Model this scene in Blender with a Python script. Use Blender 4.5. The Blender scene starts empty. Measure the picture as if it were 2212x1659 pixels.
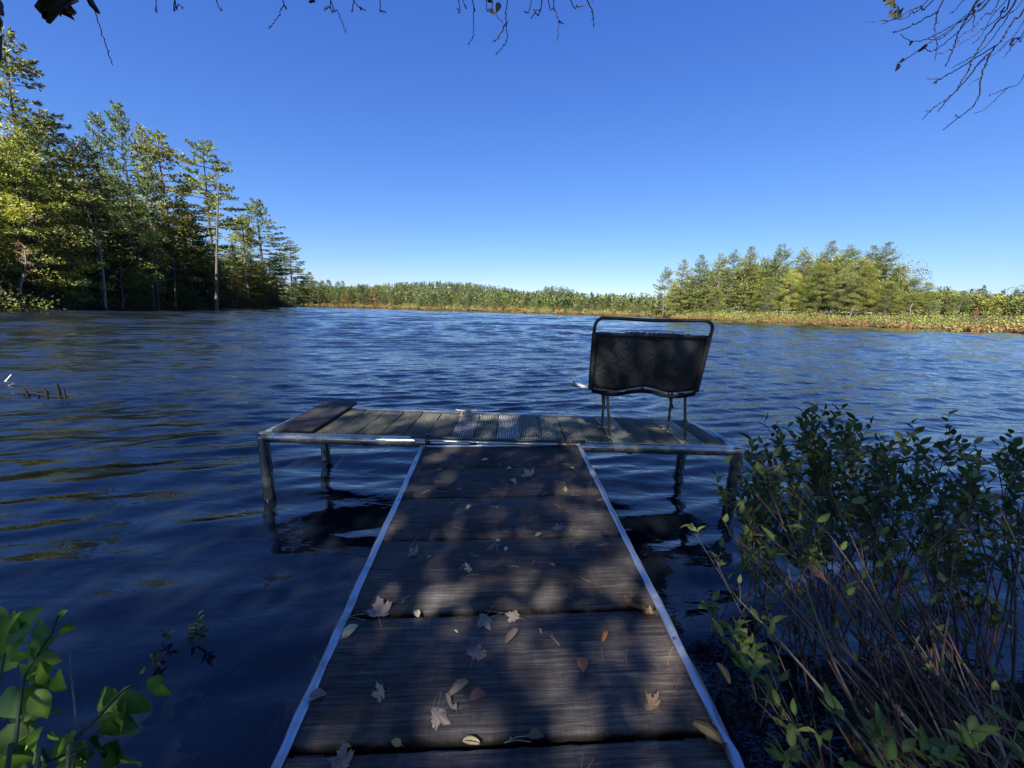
import bpy, math, random
import numpy as np
from mathutils import Vector

SC = bpy.context.scene
COL = SC.collection
PI = math.pi

# ------------------------------------------------------------------ camera
FPX, CX, CY = 832.0, 1106.0, 829.5          # focal length and centre in pixels of a 2212 x 1659 picture
PITCH, ROLL, CAMZ = math.radians(10.9), math.radians(1.78), 1.61
a_ = PI / 2 - PITCH
R_ = (np.array([[1, 0, 0], [0, math.cos(a_), -math.sin(a_)], [0, math.sin(a_), math.cos(a_)]])
      @ np.array([[math.cos(ROLL), -math.sin(ROLL), 0], [math.sin(ROLL), math.cos(ROLL), 0], [0, 0, 1]]))
CAM = np.array([0, 0, CAMZ])
cam = bpy.data.objects.new('camera', bpy.data.cameras.new('camera'))
COL.objects.link(cam)
SC.camera = cam
cam.data.sensor_width = 36
cam.data.lens = FPX / 2212 * 36
cam.data.clip_start = 0.05
cam.data.clip_end = 6000
from mathutils import Matrix
M4 = Matrix([list(R_[0]) + [0], list(R_[1]) + [0], list(R_[2]) + [CAMZ], [0, 0, 0, 1]])
cam.matrix_world = M4

# ------------------------------------------------------------------ sky, sun, exposure
SUN_EL, SUN_AZ = math.radians(42), math.radians(19)      # azimuth: degrees to the left of straight behind the camera
SUNV = Vector((-math.sin(SUN_AZ) * math.cos(SUN_EL), -math.cos(SUN_AZ) * math.cos(SUN_EL), math.sin(SUN_EL)))
world = bpy.data.worlds.new('World')
SC.world = world
world.use_nodes = True
nt = world.node_tree
bg = nt.nodes['Background']
sky = nt.nodes.new('ShaderNodeTexSky')
sky.sky_type = 'NISHITA'
sky.sun_disc = False
sky.sun_elevation = SUN_EL
sky.sun_rotation = math.atan2(SUNV.x, SUNV.y)
sky.ozone_density = 8
sky.dust_density = 0.3
sky.air_density = 1
STR = 0.0504
bg.inputs[1].default_value = STR
sep = nt.nodes.new('ShaderNodeSeparateColor')
com = nt.nodes.new('ShaderNodeCombineColor')
nt.links.new(sky.outputs[0], sep.inputs[0])
for i, (k, g) in enumerate(((1.13, 1.21), (.79, 1.02), (.63, .66))):    # the phone's rendition of the whole sky, one tone curve per channel
    pw = nt.nodes.new('ShaderNodeMath'); pw.operation = 'POWER'; pw.inputs[1].default_value = g
    mu = nt.nodes.new('ShaderNodeMath'); mu.operation = 'MULTIPLY'; mu.inputs[1].default_value = k * STR ** (g - 1)
    nt.links.new(sep.outputs[i], pw.inputs[0]); nt.links.new(pw.outputs[0], mu.inputs[0]); nt.links.new(mu.outputs[0], com.inputs[i])
nt.links.new(com.outputs[0], bg.inputs[0])
sl = bpy.data.lights.new('sun', 'SUN')
sl.energy = 5.0
sl.angle = math.radians(.53)
sl.color = (1, .965, .91)
sun = bpy.data.objects.new('sun', sl)
COL.objects.link(sun)
sun.rotation_euler = SUNV.to_track_quat('Z', 'Y').to_euler()
vs = SC.view_settings
vs.view_transform = 'Standard'
vs.look = 'None'
vs.exposure = 1.88
vs.gamma = 1
vs.use_curve_mapping = False
SC.render.engine = 'CYCLES'
SC.cycles.use_denoising = True
SC.cycles.max_bounces = 6
SC.cycles.transparent_max_bounces = 8
SC.cycles.caustics_reflective = False
SC.cycles.caustics_refractive = False
SC.cycles.sample_clamp_indirect = 6

# ------------------------------------------------------------------ helpers
def ray(px, py):
    return R_ @ np.array([(px - CX) / FPX, -(py - CY) / FPX, -1.0])
def at(px, py, z):
    d = ray(px, py); return CAM + d * (z - CAMZ) / d[2]
def dep(px, py, Y):
    d = ray(px, py); return CAM + d * Y / d[1]

def mesh(name, V, F, tint=None, smooth=False):
    """V (n,3), F a list of (m,k) index arrays"""
    me = bpy.data.meshes.new(name)
    V = np.asarray(V, dtype=np.float32)
    if not isinstance(F, list): F = [F]
    F = [np.asarray(f, dtype=np.int32) for f in F if len(f)]
    me.vertices.add(len(V)); me.vertices.foreach_set('co', V.ravel())
    idx = np.concatenate([f.ravel() for f in F])
    tot = np.concatenate([np.full(len(f), f.shape[1], dtype=np.int32) for f in F])
    st = np.concatenate([[0], np.cumsum(tot)[:-1]]).astype(np.int32)
    me.loops.add(len(idx)); me.loops.foreach_set('vertex_index', idx)
    me.polygons.add(len(tot)); me.polygons.foreach_set('loop_start', st); me.polygons.foreach_set('loop_total', tot)
    if smooth: me.polygons.foreach_set('use_smooth', np.ones(len(tot), dtype=bool))
    me.update(calc_edges=True)
    if tint is None: tint = 1.0
    if tint is not None:
        t = np.ones((len(V), 4), dtype=np.float32); t[:, :3] = tint
        me.attributes.new('tint', 'FLOAT_COLOR', 'POINT').data.foreach_set('color', t.ravel())
    return me

class MB:
    def __init__(s): s.V = []; s.F = {}; s.n = 0; s.T = []
    def add(s, V, *Fs, tint=None):
        V = np.asarray(V, float).reshape(-1, 3)
        for f in Fs:
            f = np.asarray(f, int); s.F.setdefault(f.shape[1], []).append(f + s.n)
        s.V.append(V); s.n += len(V)
        s.T.append(np.ones((len(V), 3)) * (tint if tint is not None else 1.0))
    def tube(s, pts, rad, n=8, tint=None, cap=True):
        V, Q = tube(pts, rad, n); s.add(V, Q, tint=tint)
        if cap:
            k = len(pts)
            s.F.setdefault(n, []).append((np.arange(n)[::-1] + s.n - len(V))[None]); s.F[n].append((np.arange(n) + s.n - n)[None])
    def box(s, c, d, rot=None, ch=.0):
        x, y, z = np.array(d) / 2.0
        V = np.array([[-x, -y, -z], [x, -y, -z], [x, y, -z], [-x, y, -z], [-x, -y, z], [x, -y, z], [x, y, z], [-x, y, z]])
        if rot is not None: V = V @ np.array(rot).T
        s.add(V + np.array(c), [[3, 2, 1, 0], [4, 5, 6, 7], [0, 1, 5, 4], [1, 2, 6, 5], [2, 3, 7, 6], [3, 0, 4, 7]])
    def me(s, name, smooth=False, tint=True):
        V = np.concatenate(s.V)
        return mesh(name, V, [np.concatenate(f) for f in s.F.values()], np.concatenate(s.T) if tint else None, smooth)

def tube(pts, rad, n=8):
    P = np.asarray(pts, float); k = len(P)
    rad = np.broadcast_to(np.asarray(rad, float), (k,))
    T = np.gradient(P, axis=0); T /= np.linalg.norm(T, axis=1)[:, None] + 1e-12
    up = np.array([0, 0, 1.0]) if abs(T[0][2]) < .9 else np.array([0, 1.0, 0])
    A = np.empty_like(P); u = np.cross(T[0], up); u /= np.linalg.norm(u); A[0] = u
    for i in range(1, k):
        u = A[i - 1] - T[i] * (A[i - 1] @ T[i]); A[i] = u / (np.linalg.norm(u) + 1e-12)
    B = np.cross(T, A)
    th = np.arange(n) * 2 * PI / n
    V = P[:, None, :] + rad[:, None, None] * (np.cos(th)[None, :, None] * A[:, None, :] + np.sin(th)[None, :, None] * B[:, None, :])
    i = np.arange(k - 1)[:, None] * n; j = np.arange(n)[None, :]; j2 = (j + 1) % n
    Q = np.stack([i + j, i + j2, i + n + j2, i + n + j], -1).reshape(-1, 4)
    return V.reshape(-1, 3), Q

def bez(pts, n):
    """smooth polyline through pts (Catmull-Rom)"""
    P = np.asarray(pts, float)
    if len(P) < 3:
        t = np.linspace(0, 1, n)[:, None]; return P[0] * (1 - t) + P[-1] * t
    Q = np.vstack([2 * P[0] - P[1], P, 2 * P[-1] - P[-2]])
    out = []
    m = len(P) - 1
    for t in np.linspace(0, m - 1e-6, n):
        i = int(t); u = t - i
        p0, p1, p2, p3 = Q[i:i + 4]
        out.append(.5 * (2 * p1 + (p2 - p0) * u + (2 * p0 - 5 * p1 + 4 * p2 - p3) * u * u + (3 * p1 - p0 - 3 * p2 + p3) * u ** 3))
    return np.array(out)

def obj(name, me, mat, parent=None, loc=None, rot=None):
    o = bpy.data.objects.new(name, me); COL.objects.link(o)
    if mat is not None and me is not None and len(me.materials) == 0:
        for m in (mat if isinstance(mat, (list, tuple)) else [mat]): me.materials.append(m)
    if parent is not None: o.parent = parent
    if loc is not None: o.location = loc
    if rot is not None: o.rotation_euler = rot
    return o
def tag(o, label=None, cat=None, group=None, kind=None):
    if label: o['label'] = label
    if cat: o['category'] = cat
    if group: o['group'] = group
    if kind: o['kind'] = kind
    return o
def empty(name, loc=(0, 0, 0), rz=0, label=None, cat=None, group=None):
    o = bpy.data.objects.new(name, None); COL.objects.link(o); o.location = loc; o.rotation_euler = (0, 0, rz)
    o.empty_display_size = .1
    return tag(o, label, cat, group)

# ------------------------------------------------------------------ materials
class NT:
    def __init__(s, name):
        s.m = bpy.data.materials.new(name); s.m.use_nodes = True
        s.t = s.m.node_tree; s.b = s.t.nodes['Principled BSDF']; s.out = s.t.nodes['Material Output']
    def n(s, typ, **kw):
        nd = s.t.nodes.new('ShaderNode' + typ)
        for k, v in kw.items():
            if k.startswith('i_'): nd.inputs[k[2:].replace('_', ' ')].default_value = v
            else: setattr(nd, k, v)
        return nd
    def l(s, a, b): s.t.links.new(a, b)
    def coord(s, scale=(1, 1, 1), which='Object', loc=None, rot=(0, 0, 0), rnd=0):
        tc = s.n('TexCoord'); mp = s.n('Mapping'); mp.inputs['Scale'].default_value = scale; mp.inputs['Rotation'].default_value = rot
        s.l(tc.outputs[which], mp.inputs[0])
        if rnd:
            oi = s.n('ObjectInfo'); mm = s.n('Math', operation='MULTIPLY'); mm.inputs[1].default_value = rnd
            cb = s.n('CombineXYZ'); s.l(oi.outputs['Random'], mm.inputs[0]); s.l(mm.outputs[0], cb.inputs[0]); s.l(mm.outputs[0], cb.inputs[1]); s.l(mm.outputs[0], cb.inputs[2])
            s.l(cb.outputs[0], mp.inputs['Location'])
        return mp.outputs[0]
    def noise(s, co, scale, detail=4, rough=.6, dist=0):
        nd = s.n('TexNoise'); nd.inputs['Scale'].default_value = scale; nd.inputs['Detail'].default_value = detail
        nd.inputs['Roughness'].default_value = rough; nd.inputs['Distortion'].default_value = dist
        s.l(co, nd.inputs['Vector']); return nd.outputs['Fac']
    def ramp(s, fac, stops):
        r = s.n('ValToRGB'); e = r.color_ramp.elements
        while len(e) < len(stops): e.new(.5)
        for q, (p, c) in zip(e, stops):
            q.position = p; q.color = (c, c, c, 1) if np.isscalar(c) else (*c, 1)
        s.l(fac, r.inputs[0]); return r.outputs[0]
    def mix(s, a, b, fac=.5, mode='MIX'):
        m = s.n('Mix', data_type='RGBA', blend_type=mode)
        for v, i in ((a, 6), (b, 7), (fac, 0)):
            if hasattr(v, 'is_linked'): s.l(v, m.inputs[i])
            elif i == 0: m.inputs[0].default_value = v
            else: m.inputs[i].default_value = (*v, 1)
        return m.outputs[2]
    def math(s, op, a, b=None):
        m = s.n('Math', operation=op)
        for v, i in ((a, 0), (b, 1)):
            if v is None: continue
            if hasattr(v, 'is_linked'): s.l(v, m.inputs[i])
            else: m.inputs[i].default_value = v
        return m.outputs[0]
    def bump(s, h, strength=.5, dist=.01):
        b = s.n('Bump'); b.inputs['Strength'].default_value = strength; b.inputs['Distance'].default_value = dist
        s.l(h, b.inputs['Height']); s.l(b.outputs[0], s.b.inputs['Normal']); return b
    def set(s, **kw):
        for k, v in kw.items():
            i = s.b.inputs[k.replace('_', ' ')]
            if hasattr(v, 'is_linked'): s.l(v, i)
            elif isinstance(v, tuple): i.default_value = (*v, 1) if len(v) == 3 else v
            else: i.default_value = v
        return s.m

def mat_foliage(name, transl=.3, rough=.55, spec=.3):
    t = NT(name)
    at_ = t.n('Attribute', attribute_name='tint'); oi = t.n('ObjectInfo')
    c = t.mix(at_.outputs['Color'], oi.outputs['Color'], 1, 'MULTIPLY')
    t.set(Base_Color=c, Roughness=rough, Specular_IOR_Level=spec)
    tr = t.n('BsdfTranslucent'); t.l(t.mix(c, (1.15, 1.25, .55), 1, 'MULTIPLY'), tr.inputs[0])
    ms = t.n('MixShader'); ms.inputs[0].default_value = transl
    t.l(t.b.outputs[0], ms.inputs[1]); t.l(tr.outputs[0], ms.inputs[2]); t.l(ms.outputs[0], t.out.inputs[0])
    return t.m
M = {}
M['leaf'] = mat_foliage('foliage', .32)
M['needle'] = mat_foliage('needles', .18, .6, .25)
M['shrubleaf'] = mat_foliage('shrub_leaf', .34, .5, .25)

t = NT('bark'); co = t.coord((3, 3, .7)); nz = t.noise(co, 4, 6)
oi = t.n('ObjectInfo')
M['bark'] = t.set(Base_Color=t.mix(t.ramp(nz, [(.3, (.35, .33, .3)), (.7, (1.3, 1.25, 1.2))]), oi.outputs['Color'], 1, 'MULTIPLY'), Roughness=.9)
t.bump(nz, .6, .05)
t = NT('stem_bark'); at_ = t.n('Attribute', attribute_name='tint'); nz = t.noise(t.coord((1, 1, .3)), 120, 4)
M['stem'] = t.set(Base_Color=t.mix(at_.outputs['Color'], t.ramp(nz, [(.3, .55), (.7, 1.3)]), 1, 'MULTIPLY'), Roughness=.7); t.bump(nz, .4, .002)

# gangway planks: dark rough-sawn wood; grain along x, saw marks across it
t = NT('sawn_plank')
co = t.coord((1, 1, 1), rnd=37)
st = t.n('Mapping'); st.inputs['Scale'].default_value = (2.0, 58, 8); t.l(co, st.inputs[0])
grain = t.noise(st.outputs[0], 2.0, 8, .66, .9)
st2 = t.n('Mapping'); st2.inputs['Scale'].default_value = (120, 9, 1); t.l(co, st2.inputs[0])
saw = t.noise(st2.outputs[0], 1.1, 3, .6, .3)
st3 = t.n('Mapping'); st3.inputs['Scale'].default_value = (30, 190, 1); t.l(co, st3.inputs[0])
weave = t.noise(st3.outputs[0], 1.0, 2, .5)
blot = t.noise(co, 3.1, 5, .6, .6)
h = t.math('ADD', t.math('MULTIPLY', grain, .68), t.math('ADD', t.math('MULTIPLY', saw, .11), t.math('MULTIPLY', weave, .12)))
c = t.ramp(h, [(.32, (.014, .0125, .011)), (.46, (.050, .045, .040)), (.64, (.135, .123, .108))])
c = t.mix(c, t.ramp(blot, [(.32, (.42, .40, .42)), (.55, (.95, .9, .88)), (.75, (1.5, 1.42, 1.35))]), 1, 'MULTIPLY')
red = t.noise(co, 1.7, 4, .6)
c = t.mix(c, t.mix(c, (1.25, 1.0, .82), 1, 'MULTIPLY'), t.ramp(red, [(.5, 0), (.7, .9)]))
oi = t.n('ObjectInfo')
c = t.mix(c, oi.outputs['Color'], 1, 'MULTIPLY')
M['plank'] = t.set(Base_Color=c, Roughness=.78, Specular_IOR_Level=.3); t.bump(h, .7, .004)

# platform boards: weathered grey-green, cathedral grain along y
t = NT('deck_board')
co = t.coord((1, 1, 1), rnd=53)
mp = t.n('Mapping'); mp.inputs['Scale'].default_value = (9, 1.6, 3); t.l(co, mp.inputs[0])
w = t.n('TexWave', wave_type='RINGS', rings_direction='Z'); w.inputs['Scale'].default_value = 2.2; w.inputs['Distortion'].default_value = 7; w.inputs['Detail'].default_value = 3; w.inputs['Detail Scale'].default_value = .9
t.l(mp.outputs[0], w.inputs['Vector'])
mp2 = t.n('Mapping'); mp2.inputs['Scale'].default_value = (60, 3, 1); t.l(co, mp2.inputs[0])
fine = t.noise(mp2.outputs[0], 2, 5, .65)
h = t.math('ADD', t.math('MULTIPLY', w.outputs['Fac'], .5), t.math('MULTIPLY', fine, .5))
c = t.ramp(h, [(.25, (.035, .035, .028)), (.5, (.12, .12, .095)), (.8, (.31, .30, .25))])
bl = t.noise(co, 5, 5, .65)
c = t.mix(c, t.ramp(bl, [(.3, (.55, .6, .5)), (.7, (1.25, 1.2, 1.15))]), 1, 'MULTIPLY')
oi = t.n('ObjectInfo'); c = t.mix(c, oi.outputs['Color'], 1, 'MULTIPLY')
M['board'] = t.set(Base_Color=c, Roughness=.8, Specular_IOR_Level=.25); t.bump(h, .6, .003)

def metal(name, base, rough, dirt=(.05, .045, .025), amt=(.45, .75), met=.9):
    t = NT(name); co = t.coord((1, 1, 1)); nz = t.noise(co, 9, 6, .65)
    mp = t.n('Mapping'); mp.inputs['Scale'].default_value = (4, 40, 40); t.l(co, mp.inputs[0]); n2 = t.noise(mp.outputs[0], 1.5, 4)
    f = t.ramp(nz, [(amt[0], 0), (amt[1], 1)])
    c = t.mix(base, dirt, f)
    r = t.math('ADD', t.math('MULTIPLY', n2, .18), rough)
    t.set(Base_Color=c, Roughness=r, Metallic=t.math('MULTIPLY', t.math('SUBTRACT', 1, t.math('MULTIPLY', f, .8)), met)); t.bump(n2, .15, .001)
    return t.m
M['tube'] = metal('galvanized_tube', (.44, .44, .40), .04, (.08, .075, .045), (.48, .85))
M['post'] = metal('stained_post', (.26, .26, .24), .05, (.03, .028, .018), (.48, .85))
M['alu'] = metal('aluminium_edging', (.52, .54, .55), .28, (.12, .12, .11), (.5, .8))
M['darkmetal'] = metal('dark_iron', (.06, .06, .055), .35, (.03, .028, .02), (.3, .7))
M['chairtube'] = metal('chair_tube', (.075, .07, .06), .25, (.035, .03, .02), (.4, .75))
M['legtube'] = metal('leg_tube', (.25, .24, .19), .3, (.10, .08, .045), (.42, .7))
t = NT('rust'); nz = t.noise(t.coord(), 60, 5); M['rust'] = t.set(Base_Color=t.ramp(nz, [(.3, (.05, .02, .01)), (.7, (.22, .09, .04))]), Roughness=.9); t.bump(nz, .8, .004)

t = NT('black_shell'); co = t.coord(); nz = t.noise(co, 14, 6, .7); nb = t.noise(co, 55, 3, .5)
pl = t.ramp(nz, [(.5, 0), (.62, 1)])
c = t.mix((.026, .026, .027), (.009, .009, .009), pl)
c = t.mix(c, (.05, .05, .049), t.ramp(t.noise(co, 130, 2), [(.62, 0), (.72, .8)]))
M['shell'] = t.set(Base_Color=c, Roughness=.5, Specular_IOR_Level=.4); t.bump(t.math('ADD', t.math('MULTIPLY', pl, t.ramp(nb, [(.4, 0), (.6, 1)])), t.math('MULTIPLY', nz, .3)), .7, .006)
t = NT('black_rubber'); M['rubber'] = t.set(Base_Color=(.010, .010, .010), Roughness=.85, Specular_IOR_Level=.1)
t = NT('white_vinyl'); nz = t.noise(t.coord(), 12, 6, .7)
M['vinyl'] = t.set(Base_Color=t.ramp(nz, [(.35, (.4, .4, .36)), (.6, (.8, .8, .76))]), Roughness=.5)
t = NT('moss'); nz = t.noise(t.coord(), 80, 5); M['moss'] = t.set(Base_Color=t.ramp(nz, [(.3, (.012, .02, .008)), (.7, (.05, .075, .02))]), Roughness=1)
t = NT('dry_leaf'); at_ = t.n('Attribute', attribute_name='tint'); oi = t.n('ObjectInfo'); nz = t.noise(t.coord(), 45, 5, .65)
c = t.mix(t.mix(at_.outputs['Color'], oi.outputs['Color'], 1, 'MULTIPLY'), t.ramp(nz, [(.3, .55), (.7, 1.2)]), 1, 'MULTIPLY')
M['dry'] = t.set(Base_Color=c, Roughness=.7, Specular_IOR_Level=.3); t.bump(nz, .5, .003)
t = NT('dead_needle'); at_ = t.n('Attribute', attribute_name='tint'); M['deadneedle'] = t.set(Base_Color=at_.outputs['Color'], Roughness=.6)

t = NT('soil'); co = t.coord(); nz = t.noise(co, 1.3, 8, .7); n2 = t.noise(co, 18, 5)
c = t.mix(t.ramp(nz, [(.3, (.022, .017, .010)), (.5, (.045, .036, .020)), (.72, (.075, .070, .035))]), t.ramp(n2, [(.3, .6), (.7, 1.3)]), 1, 'MULTIPLY')
M['soil'] = t.set(Base_Color=c, Roughness=1, Specular_IOR_Level=.1); t.bump(n2, .8, .05)

# water: a dark body under a Fresnel surface; long ripples are geometry, short ones bump
t = NT('lake_water')
tc = t.n('TexCoord')
def wmap(sx, sy, rz):
    mp = t.n('Mapping'); mp.inputs['Scale'].default_value = (sx, sy, 1); mp.inputs['Rotation'].default_value = (0, 0, rz); t.l(tc.outputs['Object'], mp.inputs[0]); return mp.outputs[0]
w1 = t.noise(wmap(.34, 1.0, .16), 2.6, 3, .55, .5)
w2 = t.noise(wmap(.5, 1.0, -.12), 8.5, 3, .55, .3)
w3 = t.noise(wmap(.3, 1.0, .05), .55, 2, .5, .4)
patch = t.noise(wmap(.35, 1, 0), .06, 3, .6)
pf = t.ramp(patch, [(.3, .55), (.7, 1.15)])
geo = t.n('NewGeometry'); sp = t.n('SeparateXYZ'); t.l(geo.outputs['Position'], sp.inputs[0])
mr = t.n('MapRange', interpolation_type='SMOOTHSTEP'); t.l(sp.outputs['Y'], mr.inputs['Value'])
mr.inputs['From Min'].default_value = 1.5; mr.inputs['From Max'].default_value = 9; mr.inputs['To Min'].default_value = .3; mr.inputs['To Max'].default_value = 1.0
far = t.n('MapRange', interpolation_type='SMOOTHSTEP'); t.l(sp.outputs['Y'], far.inputs['Value'])
far.inputs['From Min'].default_value = 15; far.inputs['From Max'].default_value = 70; far.inputs['To Min'].default_value = 0; far.inputs['To Max'].default_value = 1
hh = t.math('ADD', t.math('MULTIPLY', w1, .060), t.math('MULTIPLY', w2, .022))
hh = t.math('MULTIPLY', hh, t.math('SUBTRACT', 1, t.math('MULTIPLY', far.outputs[0], .65)))
hh = t.math('MULTIPLY', t.math('MULTIPLY', hh, pf), mr.outputs[0])
bd = t.noise(wmap(1, 1, 0), 1.6, 5, .65)
M['water'] = t.set(Base_Color=t.ramp(bd, [(.4, (.0030, .0065, .0130)), (.75, (.008, .009, .010))]), Roughness=.015, IOR=1.52, Specular_IOR_Level=.5)
t.bump(hh, 1.0, 1.0)

# ------------------------------------------------------------------ terrain: one sheet with the lake basin cut into it
def shore(px, Y): 
    p = dep(px, 700, Y); return (p[0], p[1])
LAKE = [(-30, 0.8), (-12, .25), (-4, .05), (-1.6, .25), (-.6, .05), (.3, .05), (.85, .35), (1.15, 1.0), (1.7, 1.55), (2.6, 1.45), (4, 1.1), (9, 1.5), (22, 4), (60, 16), (108, 45),
        shore(2290, 70), shore(2212, 75), shore(2000, 93), shore(1800, 113), shore(1640, 131), shore(1480, 152), shore(1438, 166),
        (72, 182), (95, 205), (110, 222), shore(1420, 232), shore(1340, 236), shore(1200, 246), shore(1000, 268), shore(830, 288), shore(700, 300), (-168, 305), (-195, 270), (-175, 210),
        (-125, 165), shore(640, 138), shore(622, 128), shore(560, 108), shore(450, 85), shore(350, 68), shore(250, 55), shore(150, 44), shore(0, 34), (-50, 28), (-52, 18), (-44, 8)]
LP = np.array(LAKE)
def sdist(X, Y):
    """signed distance to the shoreline, positive on land"""
    P = np.stack([np.ravel(X), np.ravel(Y)], 1); d2 = np.full(len(P), 1e18); ins = np.zeros(len(P), bool)
    A = LP; B = np.roll(LP, -1, 0)
    for a, b in zip(A, B):
        e = b - a; w = P - a
        tt = np.clip((w @ e) / (e @ e), 0, 1)[:, None]
        d2 = np.minimum(d2, ((w - tt * e) ** 2).sum(1))
        c = ((a[1] > P[:, 1]) != (b[1] > P[:, 1]))
        with np.errstate(divide='ignore', invalid='ignore'):
            ins ^= c & (P[:, 0] < (b[0] - a[0]) * (P[:, 1] - a[1]) / (b[1] - a[1] + 1e-30) + a[0])
    d = np.sqrt(d2); return np.where(ins, -d, d)
HILLS = [(1000, 640, 24, 150, 120), (780, 700, 13, 200, 150), (1195, 1150, 54, 105, 200), (2330, 800, 52, 190, 200), (2700, 600, 40, 250, 200)]
HC = [(dep(px, 700, Y)[0], Y, h, wx, wy) for px, Y, h, wx, wy in HILLS]
def ground_z(X, Y):
    X = np.asarray(X, float); Y = np.asarray(Y, float)
    d = sdist(X, Y).reshape(X.shape)
    land = .05 + .10 * np.minimum(d, 3) + .10 * np.clip(d - 3, 0, 40)
    land += .06 * np.sin(X * 1.7 + .5 * Y) * np.sin(Y * 1.3) * np.clip(d, 0, 1)
    for cx, cy, h, wx, wy in HC:
        land += h * np.exp(-((X - cx) / wx) ** 2 - ((Y - cy) / wy) ** 2) * np.clip((d - 4) / 30, 0, 1)
    return np.where(d > 0, land, np.maximum(-1.6, .35 * d - .02))
def gz(x, y): return float(ground_z(np.array([x]), np.array([y]))[0])
u = np.linspace(-1, 1, 321)
gx = np.sinh(u * 8.0) / np.sinh(8.0) * 2600
gy = np.sinh(u * 8.0) / np.sinh(8.0) * 2600 + 1.0
GX, GY = np.meshgrid(gx, gy)
GZ = ground_z(GX, GY)
n = len(u)
ii = np.arange(n * n).reshape(n, n)
Q = np.stack([ii[:-1, :-1], ii[:-1, 1:], ii[1:, 1:], ii[1:, :-1]], -1).reshape(-1, 4)
tag(obj('ground', mesh('ground', np.stack([GX, GY, GZ], -1).reshape(-1, 3), Q, smooth=True), M['soil']), kind='structure')

# ------------------------------------------------------------------ lake surface
rw = np.random.default_rng(5)
def graded(a0, s, r, end):
    out = [a0]; 
    while out[-1] < end: out.append(out[-1] + max(s, r * (out[-1] - 3.0)))
    return np.array(out)
yy = graded(-1.5, .044, .0125, 320)
xp = graded(0, .052, .019, 320); xx = np.concatenate([-xp[:0:-1], xp])
WX, WY = np.meshgrid(xx, yy)
sy_ = np.gradient(yy)[:, None]; sx_ = np.gradient(xx)[None, :]
Z = np.zeros_like(WX); DX = np.zeros_like(WX); DY = np.zeros_like(WX); S2 = np.zeros_like(WX)
RR = np.hypot(WX, WY)
for L in np.exp(np.linspace(math.log(.15), math.log(9.0), 80)):
    th = -PI / 2 + .36 + rw.normal(0, .27); kx, ky = math.cos(th) * 2 * PI / L, math.sin(th) * 2 * PI / L
    amp = .058 * (math.exp(-(math.log(L / .36) / .75) ** 2 / 2) + .22) * L / (2 * PI) * rw.uniform(.5, 1.4)
    fade = np.clip((L / 3.0 - sy_) / (L * .12), 0, 1) * np.clip((L / 2.6 / max(abs(math.cos(th)), .12) - sx_) / (L * .3), 0, 1)
    if L > 1.9: fade = fade * np.clip((RR - L * 7) / (L * 8), 0, 1)
    env = .65 + .5 * np.sin(WX * rw.uniform(.05, .35) / L + WY * rw.uniform(.05, .3) / L + rw.uniform(0, 6))
    ph = kx * WX + ky * WY + rw.uniform(0, 2 * PI); q_ = amp * fade * env
    S2 += (q_ * 2 * PI / L) ** 2 / 2
    Z += q_ * np.sin(ph); DX += .8 * q_ * math.cos(th) * np.cos(ph); DY += .8 * q_ * math.sin(th) * np.cos(ph)
calm = .38 + .62 * np.clip((WY - 1.0) / 8 + np.clip(np.abs(WX) - 4, 0, 30) / 14, 0, 1)
tgt = np.where(RR > 12, np.clip(.19 / (np.sqrt(S2) + 1e-4), 0, 6), 1.0); w8 = np.clip((RR - 8) / 14, 0, 1)
calm = calm * (1 - w8 + w8 * tgt)
V = np.stack([WX + DX * calm, WY + DY * calm, Z * calm], -1).reshape(-1, 3)
ny, nx = WX.shape
ii = np.arange(nx * ny).reshape(ny, nx)
Q = np.stack([ii[:-1, :-1], ii[:-1, 1:], ii[1:, 1:], ii[1:, :-1]], -1).reshape(-1, 4)
tag(obj('lake_water', mesh('lake_water', V, Q, smooth=True), M['water']), kind='structure')

# ------------------------------------------------------------------ tree builders (meshes, shared by copies)
def unit(v): return v / (np.linalg.norm(v, axis=-1, keepdims=True) + 1e-9)
def tufts(P, D, rng, k=5, L=.42, w=.075, spread=.75, tint=None, var=.25):
    """needle tufts: k thin triangles fanning out of each point"""
    N = len(P)
    d = unit(D[:, None, :] + rng.normal(0, spread * .5, (N, k, 3)))
    side = unit(np.cross(d, rng.normal(0, 1, (N, k, 3))))
    ln = L * rng.uniform(.7, 1.2, (N, k, 1)); 
    A = P[:, None, :] + side * w * .5; B = P[:, None, :] - side * w * .5; Cc = P[:, None, :] + d * ln
    mid = P[:, None, :] + d * ln * .55
    A = mid - d * ln * .5 + side * w * .35; B = mid + side * w * .9 * .5; C2 = Cc; D2 = mid - side * w * .9 * .5
    V = np.stack([P[:, None, :] + 0 * A, B, C2, D2], 2).reshape(-1, 3)
    F = np.arange(N * k * 4).reshape(-1, 4)
    tv = rng.uniform(1 - var, 1 + var, (N, 1, 1, 1)) * rng.uniform(1 - var * .5, 1 + var * .5, (N, k, 1, 1)) * np.ones((N, k, 4, 3))
    if tint is not None: tv = tv * tint[:, None, None, :]
    return V, F, tv.reshape(-1, 3)
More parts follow.
